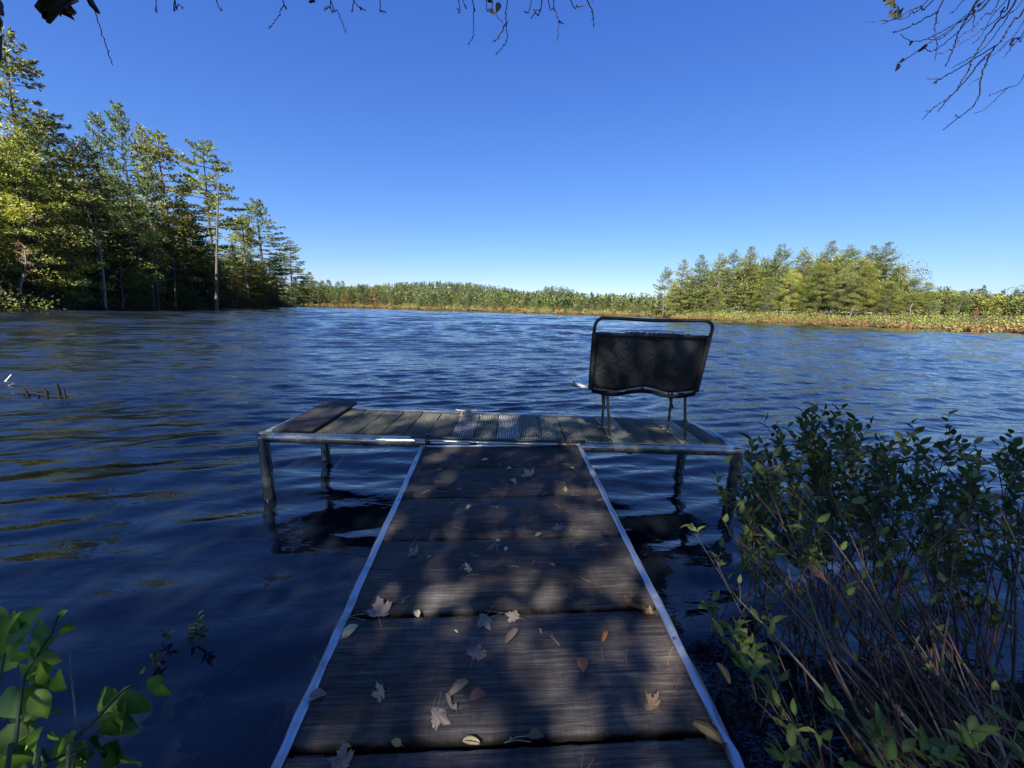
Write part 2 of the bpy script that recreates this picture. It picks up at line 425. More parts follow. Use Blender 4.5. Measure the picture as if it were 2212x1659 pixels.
def leaves(P, rng, size=.2, up=.6, tint=None, var=.3, asp=.7):
    N = len(P)
    nrm = unit(rng.normal(0, 1, (N, 3)) + np.array([0, 0, up * 2]))
    a = unit(np.cross(nrm, rng.normal(0, 1, (N, 3)))); b = np.cross(nrm, a)
    s = size * rng.uniform(.6, 1.3, (N, 1))
    V = np.stack([P - a * s * .5, P + b * s * asp * .5 + nrm * s * .08, P + a * s * .5 - nrm * s * .12, P - b * s * asp * .5 + nrm * s * .08], 1).reshape(-1, 3)
    F = np.arange(N * 4).reshape(-1, 4)
    tv = rng.uniform(1 - var, 1 + var, (N, 1, 1)) * np.ones((N, 4, 3))
    if tint is not None: tv = tv * tint[:, None, :]
    return V, F, tv.reshape(-1, 3)

def pine_mesh(seed, H=25., base=.25, R=4.2, dens=1., flat=1., k=5, step=.8, tuftL=.5, tw=.1, prof=.75, dead=True, lean=0, side=None):
    rng = np.random.default_rng(seed)
    tr = MB()
    zs = np.linspace(0, H, 12); wob = np.cumsum(rng.normal(0, .05, (12, 2)), 0) * (zs / H)[:, None]
    wob[:, 0] += lean * (zs / H) ** 1.5 * H
    TP = np.column_stack([wob, zs]); tr.tube(TP, .30 * H / 25 * (1 - .93 * zs / H) + .01, 8)
    ax = lambda z: np.array([np.interp(z, zs, TP[:, 0]), np.interp(z, zs, TP[:, 1]), z])
    PP, DD = [], []
    z = base * H
    if dead:
        for _ in range(7):
            zd = rng.uniform(.12, 1) * base * H; az = rng.uniform(0, 2 * PI); l = rng.uniform(.6, 2.2); p0 = ax(zd)
            tr.tube([p0, p0 + np.array([math.cos(az) * l, math.sin(az) * l, rng.uniform(-.3, .3)])], [.035, .01], 4, cap=False)
    while z < H * .99:
        t_ = (z - base * H) / (H * (1 - base))
        nl = rng.integers(3, 6)
        a0 = rng.uniform(0, 2 * PI)
        for q in range(nl):
            if rng.random() < .12: continue
            az = a0 + q * 2 * PI / nl + rng.normal(0, .3)
            Ln = R * (min(1, .55 + 1.3 * t_)) * (1 - t_) ** prof * rng.uniform(.5, 1.2) + .35
            if side is not None: Ln *= .45 + .9 * max(0, math.cos(az - side))
            pit = math.radians(-6 + 52 * t_ ** 1.6 * flat) + rng.normal(0, .1)
            h = np.array([math.cos(az), math.sin(az), 0])
            s = np.linspace(0, 1, 6)
            pts = ax(z)[None] + h[None] * (Ln * s * math.cos(pit))[:, None] + np.array([0, 0, 1])[None] * (Ln * (s * math.sin(pit) + .16 * s ** 2 - .08 * s))[:, None]
            pts[1:] += rng.normal(0, .04 * Ln / 3, (5, 3))
            tr.tube(pts, np.linspace(.02 + .013 * Ln, .008, 6), 4, cap=False)
            perp = np.array([-h[1], h[0], 0])
            sv = np.arange(.32 if t_ < .8 else .12, 1.0, .42 / max(Ln, .6) / dens)
            for sidx, sq in enumerate(sv):
                p = np.array([np.interp(sq, s, pts[:, i]) for i in range(3)])
                l2 = Ln * (.12 + .42 * (1 - sq)) * rng.uniform(.6, 1.2); l2 = min(l2, 1.6)
                for sg in (-1, 1):
                    dv = unit(h * .85 + perp * sg * rng.uniform(.5, 1.0) + np.array([0, 0, rng.uniform(0, .25)]))
                    nt_ = max(1, int(l2 / (.34 / dens)))
                    for e in range(nt_):
                        PP.append(p + dv * l2 * (e + rng.uniform(.2, 1)) / nt_ + rng.normal(0, .05, 3)); DD.append(dv + np.array([0, 0, .45]))
            PP.append(pts[-1]); DD.append(h + np.array([0, 0, .5]))
        z += step * rng.uniform(.7, 1.25) * (1.05 - .45 * t_)
    PP.append(ax(H)); DD.append(np.array([0, 0, 1.]))
    PP, DD = np.array(PP), np.array(DD)
    g = rng.uniform(.75, 1.25, (len(PP), 1)); tint = np.concatenate([g * rng.uniform(.92, 1.1, (len(PP), 1)), g, g * rng.uniform(.8, 1.05, (len(PP), 1))], 1)
    V, F, T = tufts(PP, unit(DD), rng, k, tuftL, tw, .9, tint)
    return tr.me('pine_trunk', True), mesh('pine_crown', V, F, T)

def leafy_mesh(seed, H=16., W=4.5, base=.2, nclump=110, nleaf=90, size=.22, rcl=1.1, spread=1., bare=0, light=None):
    rng = np.random.default_rng(seed)
    tr = MB()
    zs = np.linspace(0, H * .9, 10); wob = np.cumsum(rng.normal(0, .12, (10, 2)), 0); wob -= wob[0]
    TP = np.column_stack([wob, zs]); tr.tube(TP, .22 * H / 16 * (1 - .92 * zs / zs[-1]) + .012, 8)
    P, T = [], []
    for c in range(nclump):
        u_ = rng.uniform(0, 1); zc = H * (base + (1 - base) * u_)
        rm = W * (math.sin(PI * min(1, .12 + .88 * u_) ** .9) ** .6 * .95 + .08)
        rr = rm * rng.uniform(.25, 1.05) ** .6; az = rng.uniform(0, 2 * PI)
        c0 = np.array([math.cos(az) * rr, math.sin(az) * rr, zc]) + rng.normal(0, .3, 3)
        zt = max(.1 * H, zc - rr * rng.uniform(.4, .9)); p0 = np.array([np.interp(zt, zs, TP[:, 0]), np.interp(zt, zs, TP[:, 1]), zt])
        if rr > .4:
            md = (p0 + c0) / 2 + np.array([0, 0, .12 * rr]) + rng.normal(0, .12, 3)
            tr.tube(bez([p0, md, c0], 5), np.linspace(.05, .01, 5) * (.6 + .1 * rr), 4, cap=False)
        if rng.random() < bare: continue
        r = rcl * rng.uniform(.65, 1.3)
        q = rng.normal(0, 1, (nleaf, 3)); q = unit(q) * rng.uniform(.15, 1, (nleaf, 1)) ** .5 * np.array([r, r, r * .55]); 
        q[:, 2] -= .18 * (q[:, 0] ** 2 + q[:, 1] ** 2) / r
        P.append(c0 + q)
        g = rng.uniform(.7, 1.3); hue = rng.uniform(-1, 1)
        T.append(np.tile([g * (1 + .16 * hue), g, g * (1 - .15 * hue)], (nleaf, 1)))
    P = np.concatenate(P); T = np.concatenate(T)
    V, F, tv = leaves(P, rng, size, .6, T)
    return tr.me('leafy_trunk', True), mesh('leafy_crown', V, F, tv)

def joined(trunk, crown, name):
    """one small far tree: trunk and crown in one mesh with two materials"""
    def arr(me):
        v = np.empty(len(me.vertices) * 3, np.float32); me.vertices.foreach_get('co', v)
        t_ = np.empty(len(me.vertices) * 4, np.float32); me.attributes['tint'].data.foreach_get('color', t_)
        fs = {}
        for p in me.polygons: fs.setdefault(p.loop_total, []).append(list(p.vertices))
        return v.reshape(-1, 3), t_.reshape(-1, 4)[:, :3], fs
    v1, t1, f1 = arr(trunk); v2, t2, f2 = arr(crown)
    Fs, mi = [], []
    for fs, off, m_ in ((f1, 0, 0), (f2, len(v1), 1)):
        for k, f in fs.items(): Fs.append(np.array(f) + off); mi += [m_] * len(f)
    me = mesh(name, np.concatenate([v1, v2]), Fs, np.concatenate([t1 * .6, t2]))
    me.polygons.foreach_set('material_index', np.array(mi, np.int32))
    return me

PINES = [pine_mesh(11, 25, .14, 6.2, 1.0, .8, k=7, prof=.75, tw=.125, tuftL=.46, step=.95), pine_mesh(12, 25, .18, 5.6, 1.0, .9, k=7, prof=.7, tw=.12, tuftL=.46, step=1.0), pine_mesh(13, 25, .10, 6.6, 1.0, .6, step=1.05, k=7, prof=.8, tw=.125, tuftL=.46), pine_mesh(14, 25, .16, 5.5, 1.05, 1.1, k=7, prof=.65, tw=.125, tuftL=.46, step=.95)]
FLATPINE = pine_mesh(21, 25, .38, 5.4, 1.1, .2, k=7, step=1.5, prof=.35, tw=.125, tuftL=.44)
POINTP = [pine_mesh(71, 25, .10, 8.6, .9, .9, 3, .95, .62, .17, .75), pine_mesh(72, 25, .16, 7.8, .9, 1.1, 3, 1.0, .62, .17, .65), pine_mesh(73, 25, .08, 9.2, .9, .7, 3, 1.0, .62, .17, .8)]
LEAFY = [leafy_mesh(31, 16, 4.6, .08, 170, 150, .175), leafy_mesh(32, 16, 4.2, .06, 150, 150, .17), leafy_mesh(33, 16, 3.6, .05, 120, 150, .16), leafy_mesh(34, 16, 4.8, .18, 110, 160, .18, 1.2)]
FARP = [joined(*pine_mesh(40 + i, 20, .2, 4.4, .5, 1, 4, 1.25, .95, .26, dead=False), 'far_pine') for i in range(4)]
FARL = [joined(*leafy_mesh(50 + i, 14, 4.2, .08, 42, 40, .5, 1.3), 'far_leafy_tree') for i in range(3)]

rng = random.Random(3)
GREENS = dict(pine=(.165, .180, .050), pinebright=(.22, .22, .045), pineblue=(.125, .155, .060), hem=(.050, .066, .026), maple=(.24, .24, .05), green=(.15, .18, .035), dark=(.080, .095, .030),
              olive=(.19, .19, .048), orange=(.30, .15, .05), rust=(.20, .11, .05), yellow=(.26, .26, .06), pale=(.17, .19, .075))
BARK = dict(grey=(.10, .088, .075), dark=(.05, .042, .035), pale=(.24, .23, .20), red=(.22, .13, .09))
def col(name, v=.12):
    c = np.array(GREENS[name]) * rng.uniform(1 - v, 1 + v) * np.array([rng.uniform(.93, 1.07), 1, rng.uniform(.9, 1.1)])
    return (*np.clip(c, 0, 1), 1)
def tree(name, var, px, pytop, Y, color, label, group=None, cat='tree', wide=1., bark='grey', rz=None, off=0., v=.12):
    p = dep(px, pytop, Y)
    while float(sdist(np.array([p[0]]), np.array([p[1]]))[0]) < 1.5: Y += 1.0; p = dep(px, pytop, Y)
    x, y = p[0] + off, p[1]
    zb = gz(x, y) - .15; H0 = 25. if var[1].name.startswith('pine') else 16.
    s = (p[2] - zb) / H0
    root = empty(name, (x, y, zb), rng.uniform(0, 6.28) if rz is None else rz, label, cat, group)
    root.scale = (s * wide, s * wide, s)
    tr = obj('trunk', var[0], M['bark'], root); tr.color = (*BARK[bark], 1)
    cr = obj('crown', var[1], M['needle' if var[1].name.startswith('pine') else 'leaf'], root); cr.color = col(color, v)
    return root

LB = 'trees of the wooded bank'
# --- wooded bank across the water to the left (photo-left), named one by one
tree('pine_tree', PINES[2], -12, 60, 41, 'pine', 'tallest white pine with long drooping limbs, rising behind the bright yellow maple', LB, wide=1.05, rz=.4)
tree('maple_tree', LEAFY[0], 30, 290, 37, 'yellow', 'sunlit yellow-green maple leaning out over the dark bank under the tallest pine', LB, wide=.95)
tree('maple_tree', LEAFY[1], 95, 470, 40, 'olive', 'olive maple in half shade just below the bright yellow maple', LB, wide=1.1)
tree('hemlock_tree', PINES[0], 95, 255, 50, 'hem', 'dark hemlock with rounded top right behind the yellow maple', LB, wide=1.3)
tree('hemlock_tree', PINES[3], 165, 300, 54, 'hem', 'dark hemlock filling the gap before the pair of tall pines', LB, wide=1.3)
tree('pine_tree', PINES[1], 205, 250, 62, 'pineblue', 'blue-green pine with thin top, shorter of the pair on the skyline', LB, wide=.72)
tree('pine_tree', PINES[0], 255, 228, 60, 'pineblue', 'blue-green pine with bare lower trunk, taller of the pair on the skyline', LB, wide=.78)
tree('pine_tree', PINES[3], 303, 272, 66, 'pine', 'narrow pine peeping over the bright yellowish pine', LB, wide=.6)
tree('pine_tree', PINES[2], 338, 290, 62, 'pinebright', 'broad yellow-green sunlit pine with tall leader in the middle of the wooded bank', LB, wide=1.35)
tree('pine_tree', FLATPINE, 432, 302, 70, 'pine', 'open pine with flat layered limbs and long bare trunk standing against the sky', LB, wide=1.0, bark='dark')
tree('maple_tree', LEAFY[3], 225, 380, 52, 'green', 'green maple with lit shoulders between hemlock and broad pine', LB, wide=1.0)
tree('maple_tree', LEAFY[2], 255, 520, 52, 'olive', 'low olive maple whose leaves catch the light beside the dead birch', LB, wide=1.0)
tree('maple_tree', LEAFY[1], 310, 560, 60, 'pale', 'pale green maple at the water under the broad yellow-green pine', LB, wide=1.0)
tree('maple_tree', LEAFY[2], 375, 575, 66, 'green', 'green understory tree below the flat-limbed pine', LB, wide=1.1)
tree('hemlock_tree', PINES[3], 410, 470, 76, 'pine', 'short green pine behind the flat-limbed pine trunk', LB, wide=1.2)
tree('pine_tree', PINES[3], 522, 470, 100, 'pinebright', 'yellowish pine with sloping top leaning on the rounded pine', LB, wide=1.5)
tree('pine_tree', PINES[0], 556, 434, 98, 'pine', 'full rounded pine standing alone after the gap of sky', LB, wide=1.7)
tree('pine_tree', PINES[1], 500, 530, 96, 'pineblue', 'thin pine showing in the gap between snag and rounded pine', LB, wide=1.0)
tree('pine_tree', PINES[2], 622, 520, 122, 'pineblue', 'last pine at the tip of the wooded bank with horizontal limbs', LB, wide=1.6)
tree('pine_tree', PINES[3], 592, 560, 116, 'pine', 'lower pine tucked between the rounded pine and the last one', LB, wide=1.8)
tree('shore_tree', LEAFY[2], 505, 600, 92, 'orange', 'small rusty orange tree near the water below the rounded pine', LB, wide=.9)
tree('pine_tree', PINES[1], 668, 588, 190, 'pine', 'small distant pine just past the tip of the wooded bank', LB, wide=1.3)
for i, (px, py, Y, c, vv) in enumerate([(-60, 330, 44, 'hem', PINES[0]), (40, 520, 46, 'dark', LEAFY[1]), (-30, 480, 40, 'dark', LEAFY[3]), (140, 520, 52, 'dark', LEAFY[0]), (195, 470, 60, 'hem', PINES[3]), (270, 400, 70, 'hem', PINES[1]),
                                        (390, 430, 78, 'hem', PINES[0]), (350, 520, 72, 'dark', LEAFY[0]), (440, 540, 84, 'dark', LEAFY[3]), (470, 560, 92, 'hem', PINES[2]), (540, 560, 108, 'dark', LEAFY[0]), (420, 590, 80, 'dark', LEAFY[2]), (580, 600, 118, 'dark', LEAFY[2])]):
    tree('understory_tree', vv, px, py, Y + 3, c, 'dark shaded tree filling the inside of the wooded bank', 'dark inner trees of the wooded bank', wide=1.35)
# snag and dead birch
def deadtree(name, px, pyt, pyb, Y, pxb, r, bark, label, nb, seed, lo=.35):
    g_ = np.random.default_rng(seed); p = dep(px, pyt, Y); b = dep(pxb, pyb, Y); zb = gz(b[0], b[1]) - .2
    top = np.array([p[0] - b[0], 0, p[2] - zb]); H = top[2]
    mb = MB(); ctr = bez([np.zeros(3), top * .35 + g_.normal(0, .1, 3) * [1, 1, 0], top * .7 + g_.normal(0, .15, 3) * [1, 1, 0], top], 12)
    mb.tube(ctr, np.linspace(r, r * .2, 12), 8)
    root = empty(name, (b[0], b[1], zb), 0, label, 'dead tree')
    tr = obj('trunk', mb.me('snag_trunk', True), M['bark'], root); tr.color = (*BARK[bark], 1)
    for i in range(nb):
        bm = MB()
        t_ = g_.uniform(lo, .99); i0 = t_ * 11; p0 = ctr[int(i0)] * (1 - i0 % 1) + ctr[min(11, int(i0) + 1)] * (i0 % 1)
        az = g_.uniform(0, 6.28); l = g_.uniform(.4, 1) * H * .16
        d = np.array([math.cos(az), math.sin(az) * .6, g_.uniform(-.1, .6)])
        e = p0 + d * l; mdp = (p0 + e) / 2 + g_.normal(0, .06, 3)
        bm.tube(bez([p0, mdp, e], 5), np.linspace(r * .28, .012, 5), 4, cap=False)
        for q in range(3):
            s0 = p0 + (e - p0) * g_.uniform(.4, .95); bm.tube([s0, s0 + g_.normal(0, .3, 3) + d * .3], [.02, .008], 3, cap=False)
        br = obj('limb', bm.me('snag_limb'), M['bark'], root); br.color = (*BARK['red' if bark == 'pale' else bark], 1)
deadtree('dead_snag', 472, 392, 640, 68, 462, .3, 'grey', 'bare broken snag with a few stub branches beside the flat-limbed pine', 14, 4, .3)
deadtree('dead_birch', 192, 385, 640, 50, 222, .17, 'pale', 'pale dead birch with reddish bare top leaning in front of dark hemlocks', 34, 6, .62)
deadtree('dead_birch', 52, 530, 655, 40, 40, .12, 'pale', 'small grey dead tree with tangled bare twigs below the yellow maple', 26, 9, .4)
for px, pyt, Y, pxb, lab in ((318, 500, 62, 330, 'thin grey bare trunk leaning slightly, first of a close pair in the shaded bank'), (336, 520, 63, 340, 'thin grey bare trunk standing upright, second of a close pair in the shaded bank'),
                             (372, 540, 66, 376, 'short thin bare trunk between the close pair and the broken snag'), (262, 560, 53, 258, 'thin bare trunk by the dead birch with reddish top')):
    deadtree('bare_trunk', px, pyt, 650, Y, pxb, .13, 'grey', lab, 6, int(px), .5)
# shade trees further along the bank, outside the frame: they shade and reflect
for i, (x, y, h) in enumerate([(-58, 26, 25), (-60, 16, 26), (-57, 6, 24), (-66, 34, 27), (-70, 20, 26)]):
    p = PINES[i % 4]; zb = gz(x, y)
    r = empty('pine_tree', (x, y, zb), i * 1.3, 'tall pine continuing the wooded bank beyond the edge of the view', 'tree', 'pines beyond the edge of the view'); r.scale = (h / 25 * 1.2, h / 25 * 1.2, h / 25)
    tr = obj('trunk', p[0], M['bark'], r); tr.color = (*BARK['dark'], 1); cr = obj('crown', p[1], M['needle'], r); cr.color = col('hem')

# --- wooded point on the right
RP = 'trees of the wooded point'
pts_ = [(1442, 578, 160, 'pineblue', 1, 'slim blue-green pine at the very tip of the wooded point'), (1478, 562, 158, 'pine', 3, 'pine standing behind the yellow-green shore tree at the tip'),
        (1516, 552, 156, 'pineblue', 0, 'dark pine with dense limbs, third along from the tip of the point'), (1560, 549, 152, 'pine', 1, 'pine with clear gap of sky under its top near the tip'),
        (1590, 540, 150, 'pineblue', 2, 'pine with pale straight trunk visible below its limbs'), (1624, 534, 148, 'pine', 0, 'pine with candelabra top, first high one of the wooded point'),
        (1652, 560, 150, 'pine', 3, 'lower pine between the candelabra pine and the thin-topped pine'), (1692, 530, 146, 'pineblue', 1, 'thin-topped pine with see-through crown on the wooded point'),
        (1742, 535, 142, 'pine', 2, 'pine with flat bushy top rising just before the highest pair'), (1800, 522, 138, 'pine', 0, 'highest broad pine of the wooded point, layered limbs'),
        (1840, 530, 136, 'pineblue', 1, 'pine with forked top beside the highest broad pine'), (1888, 532, 133, 'pine', 3, 'greyish pine leaning on the last tall pine'),
        (1922, 524, 130, 'pineblue', 0, 'last tall pine of the point with limbs reaching over open sky'), (1948, 570, 128, 'pine', 1, 'pine with drooping sparse limbs on the falling edge of the point'),
        (1980, 600, 124, 'pineblue', 2, 'shorter pine on the falling edge of the point, thin crown'), (2008, 612, 120, 'olive', 'L2', 'round dull tree on the falling edge of the point'),
        (2040, 625, 117, 'pine', 1, 'small pine in the low row after the brownish tree'), (2082, 628, 112, 'pineblue', 0, 'dark bushy pine ending the low row of the point'),
        (2130, 650, 110, 'pine', 3, 'low green pine before the far wooded hill'), (2180, 652, 104, 'green', 'L0', 'round green tree in the low growth at the photo\'s edge'), (2240, 655, 100, 'pine', 2, 'pine cut by the photo\'s edge in the low growth')]
for px, py, Y, c, k, lab in pts_:
    var = LEAFY[int(k[1])] if isinstance(k, str) else POINTP[k % 3]
    tree('pine_tree' if not isinstance(k, str) else 'shore_tree', var, px, py, Y + 9, c, lab, RP, wide=(1.0 if px < 1960 else 1.5) if not isinstance(k, str) else 1.3, bark='pale' if k == 1 else 'grey')
frt = [(1458, 610, 155, 'yellow', 2, 'yellow-green shore tree in front at the tip of the point', .75), (1548, 620, 150, 'olive', 0, 'olive leafy tree near water between pine trunks', .8), (1660, 600, 141, 'green', 1, 'bright green leafy tree in the middle of the point', .9),
       (1700, 640, 136, 'yellow', 2, 'small yellow tree standing out on the shore of the point', .7), (1716, 585, 140, 'yellow', 3, 'golden-leaved tree amid the pines of the point', .8), (1748, 600, 137, 'green', 0, 'fresh green tree right of the golden one', .9),
       (1780, 570, 136, 'olive', 1, 'olive round-topped tree under the highest broad pine', 1.1), (1830, 585, 131, 'pale', 3, 'pale green tree under the forked pine', 1.1), (1862, 560, 131, 'olive', 0, 'dull olive tree top under the tall pines', 1.0),
       (1880, 600, 128, 'olive', 2, 'broad olive tree hanging low over the shore shrubs', 1.2), (1925, 610, 125, 'green', 1, 'green tree with slanting pale trunk at its foot', 1.1), (1975, 630, 120, 'olive', 3, 'olive tree below the shorter sparse pine', 1.2),
       (2020, 650, 115, 'pale', 0, 'pale green tree in the low row by the shrubs', 1.1), (2060, 655, 112, 'olive', 1, 'low olive tree before the dark bushy pine', 1.1), (2110, 665, 106, 'orange', 2, 'orange-tinted low tree amid green ones', 1.0),
       (2150, 668, 102, 'green', 3, 'low wide green tree by the orange one', 1.2), (2200, 675, 98, 'pale', 1, 'bare-twigged pale low tree close to the photo\'s edge', 1.0)]
for px, py, Y, c, k, lab, w_ in frt: tree('shore_tree', LEAFY[k], px, py, Y + 6, c, lab, RP, wide=w_ * 1.15)
for i in range(34):
    px = 1470 + i * 20 + rng.uniform(-8, 8); sky_ = np.interp(px, [1440, 1500, 1620, 1800, 1920, 1980, 2080, 2200], [590, 570, 555, 545, 550, 610, 640, 662])
    Y = np.interp(px, [1440, 1800, 2200], [172, 142, 104]) + rng.uniform(2, 16)
    tree('inner_tree', POINTP[i % 3] if i % 4 else LEAFY[i % 4], px, sky_ + rng.uniform(4, 40), Y, ['pine', 'pinebright', 'green', 'olive', 'pineblue'][i % 5], ('pine' if i % 4 else 'leafy tree') + ' inside the wooded point, ' + ['mid green', 'bright yellowish', 'fresh green', 'olive', 'blue-green'][i % 5] + ' and crowded by its neighbours', 'inner trees of the wooded point', wide=1.0)
deadtree('leaning_birch', 1972, 655, 698, 116, 1961, .16, 'pale', 'slanting white birch trunk at the shore of the wooded point', 8, 14, .6)
deadtree('leaning_birch', 1845, 662, 694, 124, 1833, .12, 'pale', 'thinner pale trunk tilted beside the broad olive tree of the point', 8, 15, .6)

# --- far shore: front row of single trees, the wood behind as one mass
fr = np.random.default_rng(8)
FS = 'trees along the far shore'
kinds = {'far_pine': 'small green pine in the row along the far shore', 'far_leafy_tree': 'small leafy tree in the row along the far shore'}
for i in range(150):
    px = 636 + 800 * (i + fr.uniform(-.4, .4)) / 150; Yb = np.interp(px, [640, 830, 1000, 1200, 1340, 1430], [301, 289, 269, 247, 237, 233]); Y = Yb + fr.uniform(3, 26)
    pine_ = fr.random() < .62; x = dep(px, 660, Y)[0]
    me = FARP[fr.integers(4)] if pine_ else FARL[fr.integers(3)]
    top = np.interp(px, [640, 700, 760, 830, 900, 1000, 1200, 1430], [598, 603, 612, 622, 630, 640, 643, 642]) + fr.uniform(-3, 14) + (0 if pine_ else 10)
    if px > 1080 and Y - Yb < 14: top += 8
    zb = gz(x, Y); H = max(5, dep(px, top, Y)[2] - zb); s = H / (20 if pine_ else 14)
    nm = 'far_pine' if pine_ else 'far_leafy_tree'
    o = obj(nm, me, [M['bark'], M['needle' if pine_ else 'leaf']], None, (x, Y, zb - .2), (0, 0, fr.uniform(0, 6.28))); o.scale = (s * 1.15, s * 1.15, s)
    c = ['pine', 'pineblue', 'pine', 'hem'][fr.integers(4)] if pine_ else ['green', 'olive', 'dark', 'rust', 'orange', 'olive'][fr.integers(6)]
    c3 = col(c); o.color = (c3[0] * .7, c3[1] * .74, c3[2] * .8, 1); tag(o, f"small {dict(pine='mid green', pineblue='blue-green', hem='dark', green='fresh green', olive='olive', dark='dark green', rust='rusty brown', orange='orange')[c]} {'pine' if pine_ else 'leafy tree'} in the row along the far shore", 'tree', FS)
def wood(name, N, region, hs, seed, cols, k=46, size=2.1):
    g_ = np.random.default_rng(seed); P, T, S = [], [], []
    while len(P) < N:
        px = g_.uniform(region[0], region[1]); Y = g_.uniform(region[2], region[3]); x = dep(px, 660, Y)[0]; P.append((x, Y))
    P = np.array(P); d = sdist(P[:, 0], P[:, 1]); P = P[d > 14]; z = ground_z(P[:, 0], P[:, 1])
    n_ = len(P)
    H = g_.uniform(hs[0], hs[1], n_); con = g_.random(n_) < .5
    u_ = g_.uniform(.15, 1, (n_, k)); prof = np.where(con[:, None], (1.05 - u_) * .30, np.sqrt(np.clip(1 - (2 * u_ - 1.05) ** 2, 0, 1)) * .30)
    az = g_.uniform(0, 2 * PI, (n_, k)); r = prof * H[:, None] * g_.uniform(.6, 1.1, (n_, k))
    C = np.stack([P[:, :1] + r * np.cos(az), P[:, 1:] + r * np.sin(az), z[:, None] + u_ * H[:, None]], -1).reshape(-1, 3)
    ci = np.array([GREENS[c] for c in cols])[g_.integers(len(cols), size=n_)] * g_.uniform(.75, 1.25, (n_, 1))
    tint = np.repeat(ci, k, 0)
    V, F, tv = leaves(C, g_, size, .3, tint, .2)
    o = obj(name, mesh(name, V, F, tv), M['leaf']); o.color = (.66, .72, .8, 1); tag(o, kind='stuff')  # darkened towards blue: distance haze put into the colour
wood('far_forest', 3400, (560, 1500, 262, 760), (7, 12), 4, ['pine', 'green', 'pine', 'olive', 'dark', 'pineblue', 'hem', 'pine'], 72, 1.35)
wood('far_forest', 1400, (1000, 1500, 700, 1350), (11, 18), 5, ['pine', 'green', 'dark', 'pineblue'], 50, 2.1)
wood('far_forest', 330, (2020, 2420, 140, 330), (8, 13), 6, ['pine', 'pine', 'dark', 'pineblue', 'pine'], 330, .5)
wood('far_forest', 1500, (2020, 2500, 330, 900), (11, 17), 7, ['pine', 'green', 'dark', 'pineblue', 'olive'])

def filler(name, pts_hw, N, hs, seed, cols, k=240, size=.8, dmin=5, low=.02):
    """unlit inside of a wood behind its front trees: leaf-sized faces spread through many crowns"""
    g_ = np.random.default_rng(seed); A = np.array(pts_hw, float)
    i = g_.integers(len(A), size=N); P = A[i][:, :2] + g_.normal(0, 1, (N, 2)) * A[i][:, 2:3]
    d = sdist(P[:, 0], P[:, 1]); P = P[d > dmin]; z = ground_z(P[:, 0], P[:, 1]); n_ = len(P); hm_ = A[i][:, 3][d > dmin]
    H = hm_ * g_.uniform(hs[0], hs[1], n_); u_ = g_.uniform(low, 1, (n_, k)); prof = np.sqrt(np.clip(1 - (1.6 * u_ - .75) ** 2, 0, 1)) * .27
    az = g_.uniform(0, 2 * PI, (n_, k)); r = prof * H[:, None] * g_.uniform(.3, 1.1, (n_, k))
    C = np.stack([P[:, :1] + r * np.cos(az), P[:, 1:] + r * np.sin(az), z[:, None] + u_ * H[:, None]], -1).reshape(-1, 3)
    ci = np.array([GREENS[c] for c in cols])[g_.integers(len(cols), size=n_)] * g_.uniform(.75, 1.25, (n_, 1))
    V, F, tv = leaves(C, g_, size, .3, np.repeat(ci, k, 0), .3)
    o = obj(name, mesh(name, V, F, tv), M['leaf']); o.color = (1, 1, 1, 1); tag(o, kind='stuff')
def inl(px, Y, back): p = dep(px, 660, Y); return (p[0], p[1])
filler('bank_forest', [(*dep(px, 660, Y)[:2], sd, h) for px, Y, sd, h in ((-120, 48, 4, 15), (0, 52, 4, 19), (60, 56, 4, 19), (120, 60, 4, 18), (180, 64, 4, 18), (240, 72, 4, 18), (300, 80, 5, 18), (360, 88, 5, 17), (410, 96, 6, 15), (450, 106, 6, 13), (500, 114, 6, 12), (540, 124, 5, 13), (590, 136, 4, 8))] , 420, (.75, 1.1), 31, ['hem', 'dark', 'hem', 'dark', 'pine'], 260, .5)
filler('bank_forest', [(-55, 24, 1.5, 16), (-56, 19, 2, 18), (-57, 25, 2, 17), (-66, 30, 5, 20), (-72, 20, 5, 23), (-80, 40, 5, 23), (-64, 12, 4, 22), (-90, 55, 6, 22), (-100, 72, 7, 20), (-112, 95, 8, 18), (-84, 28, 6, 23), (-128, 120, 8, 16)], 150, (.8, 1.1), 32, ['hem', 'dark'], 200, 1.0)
filler('point_forest', [(*dep(px, 660, Y)[:2], 3.5, h) for px, Y, h in ((1480, 170, 15), (1520, 166, 18), (1570, 163, 20), (1620, 160, 21), (1670, 157, 21), (1720, 154, 21), (1770, 151, 21), (1820, 147, 21), (1870, 144, 21), (1920, 140, 15), (1960, 136, 8), (2000, 132, 7), (2050, 128, 7), (2100, 124, 6), (2150, 120, 5.5), (2210, 114, 5), (2270, 108, 5))], 330, (.75, 1.1), 33, ['pine', 'green', 'pine', 'dark', 'olive', 'pinebright'], 380, .45)
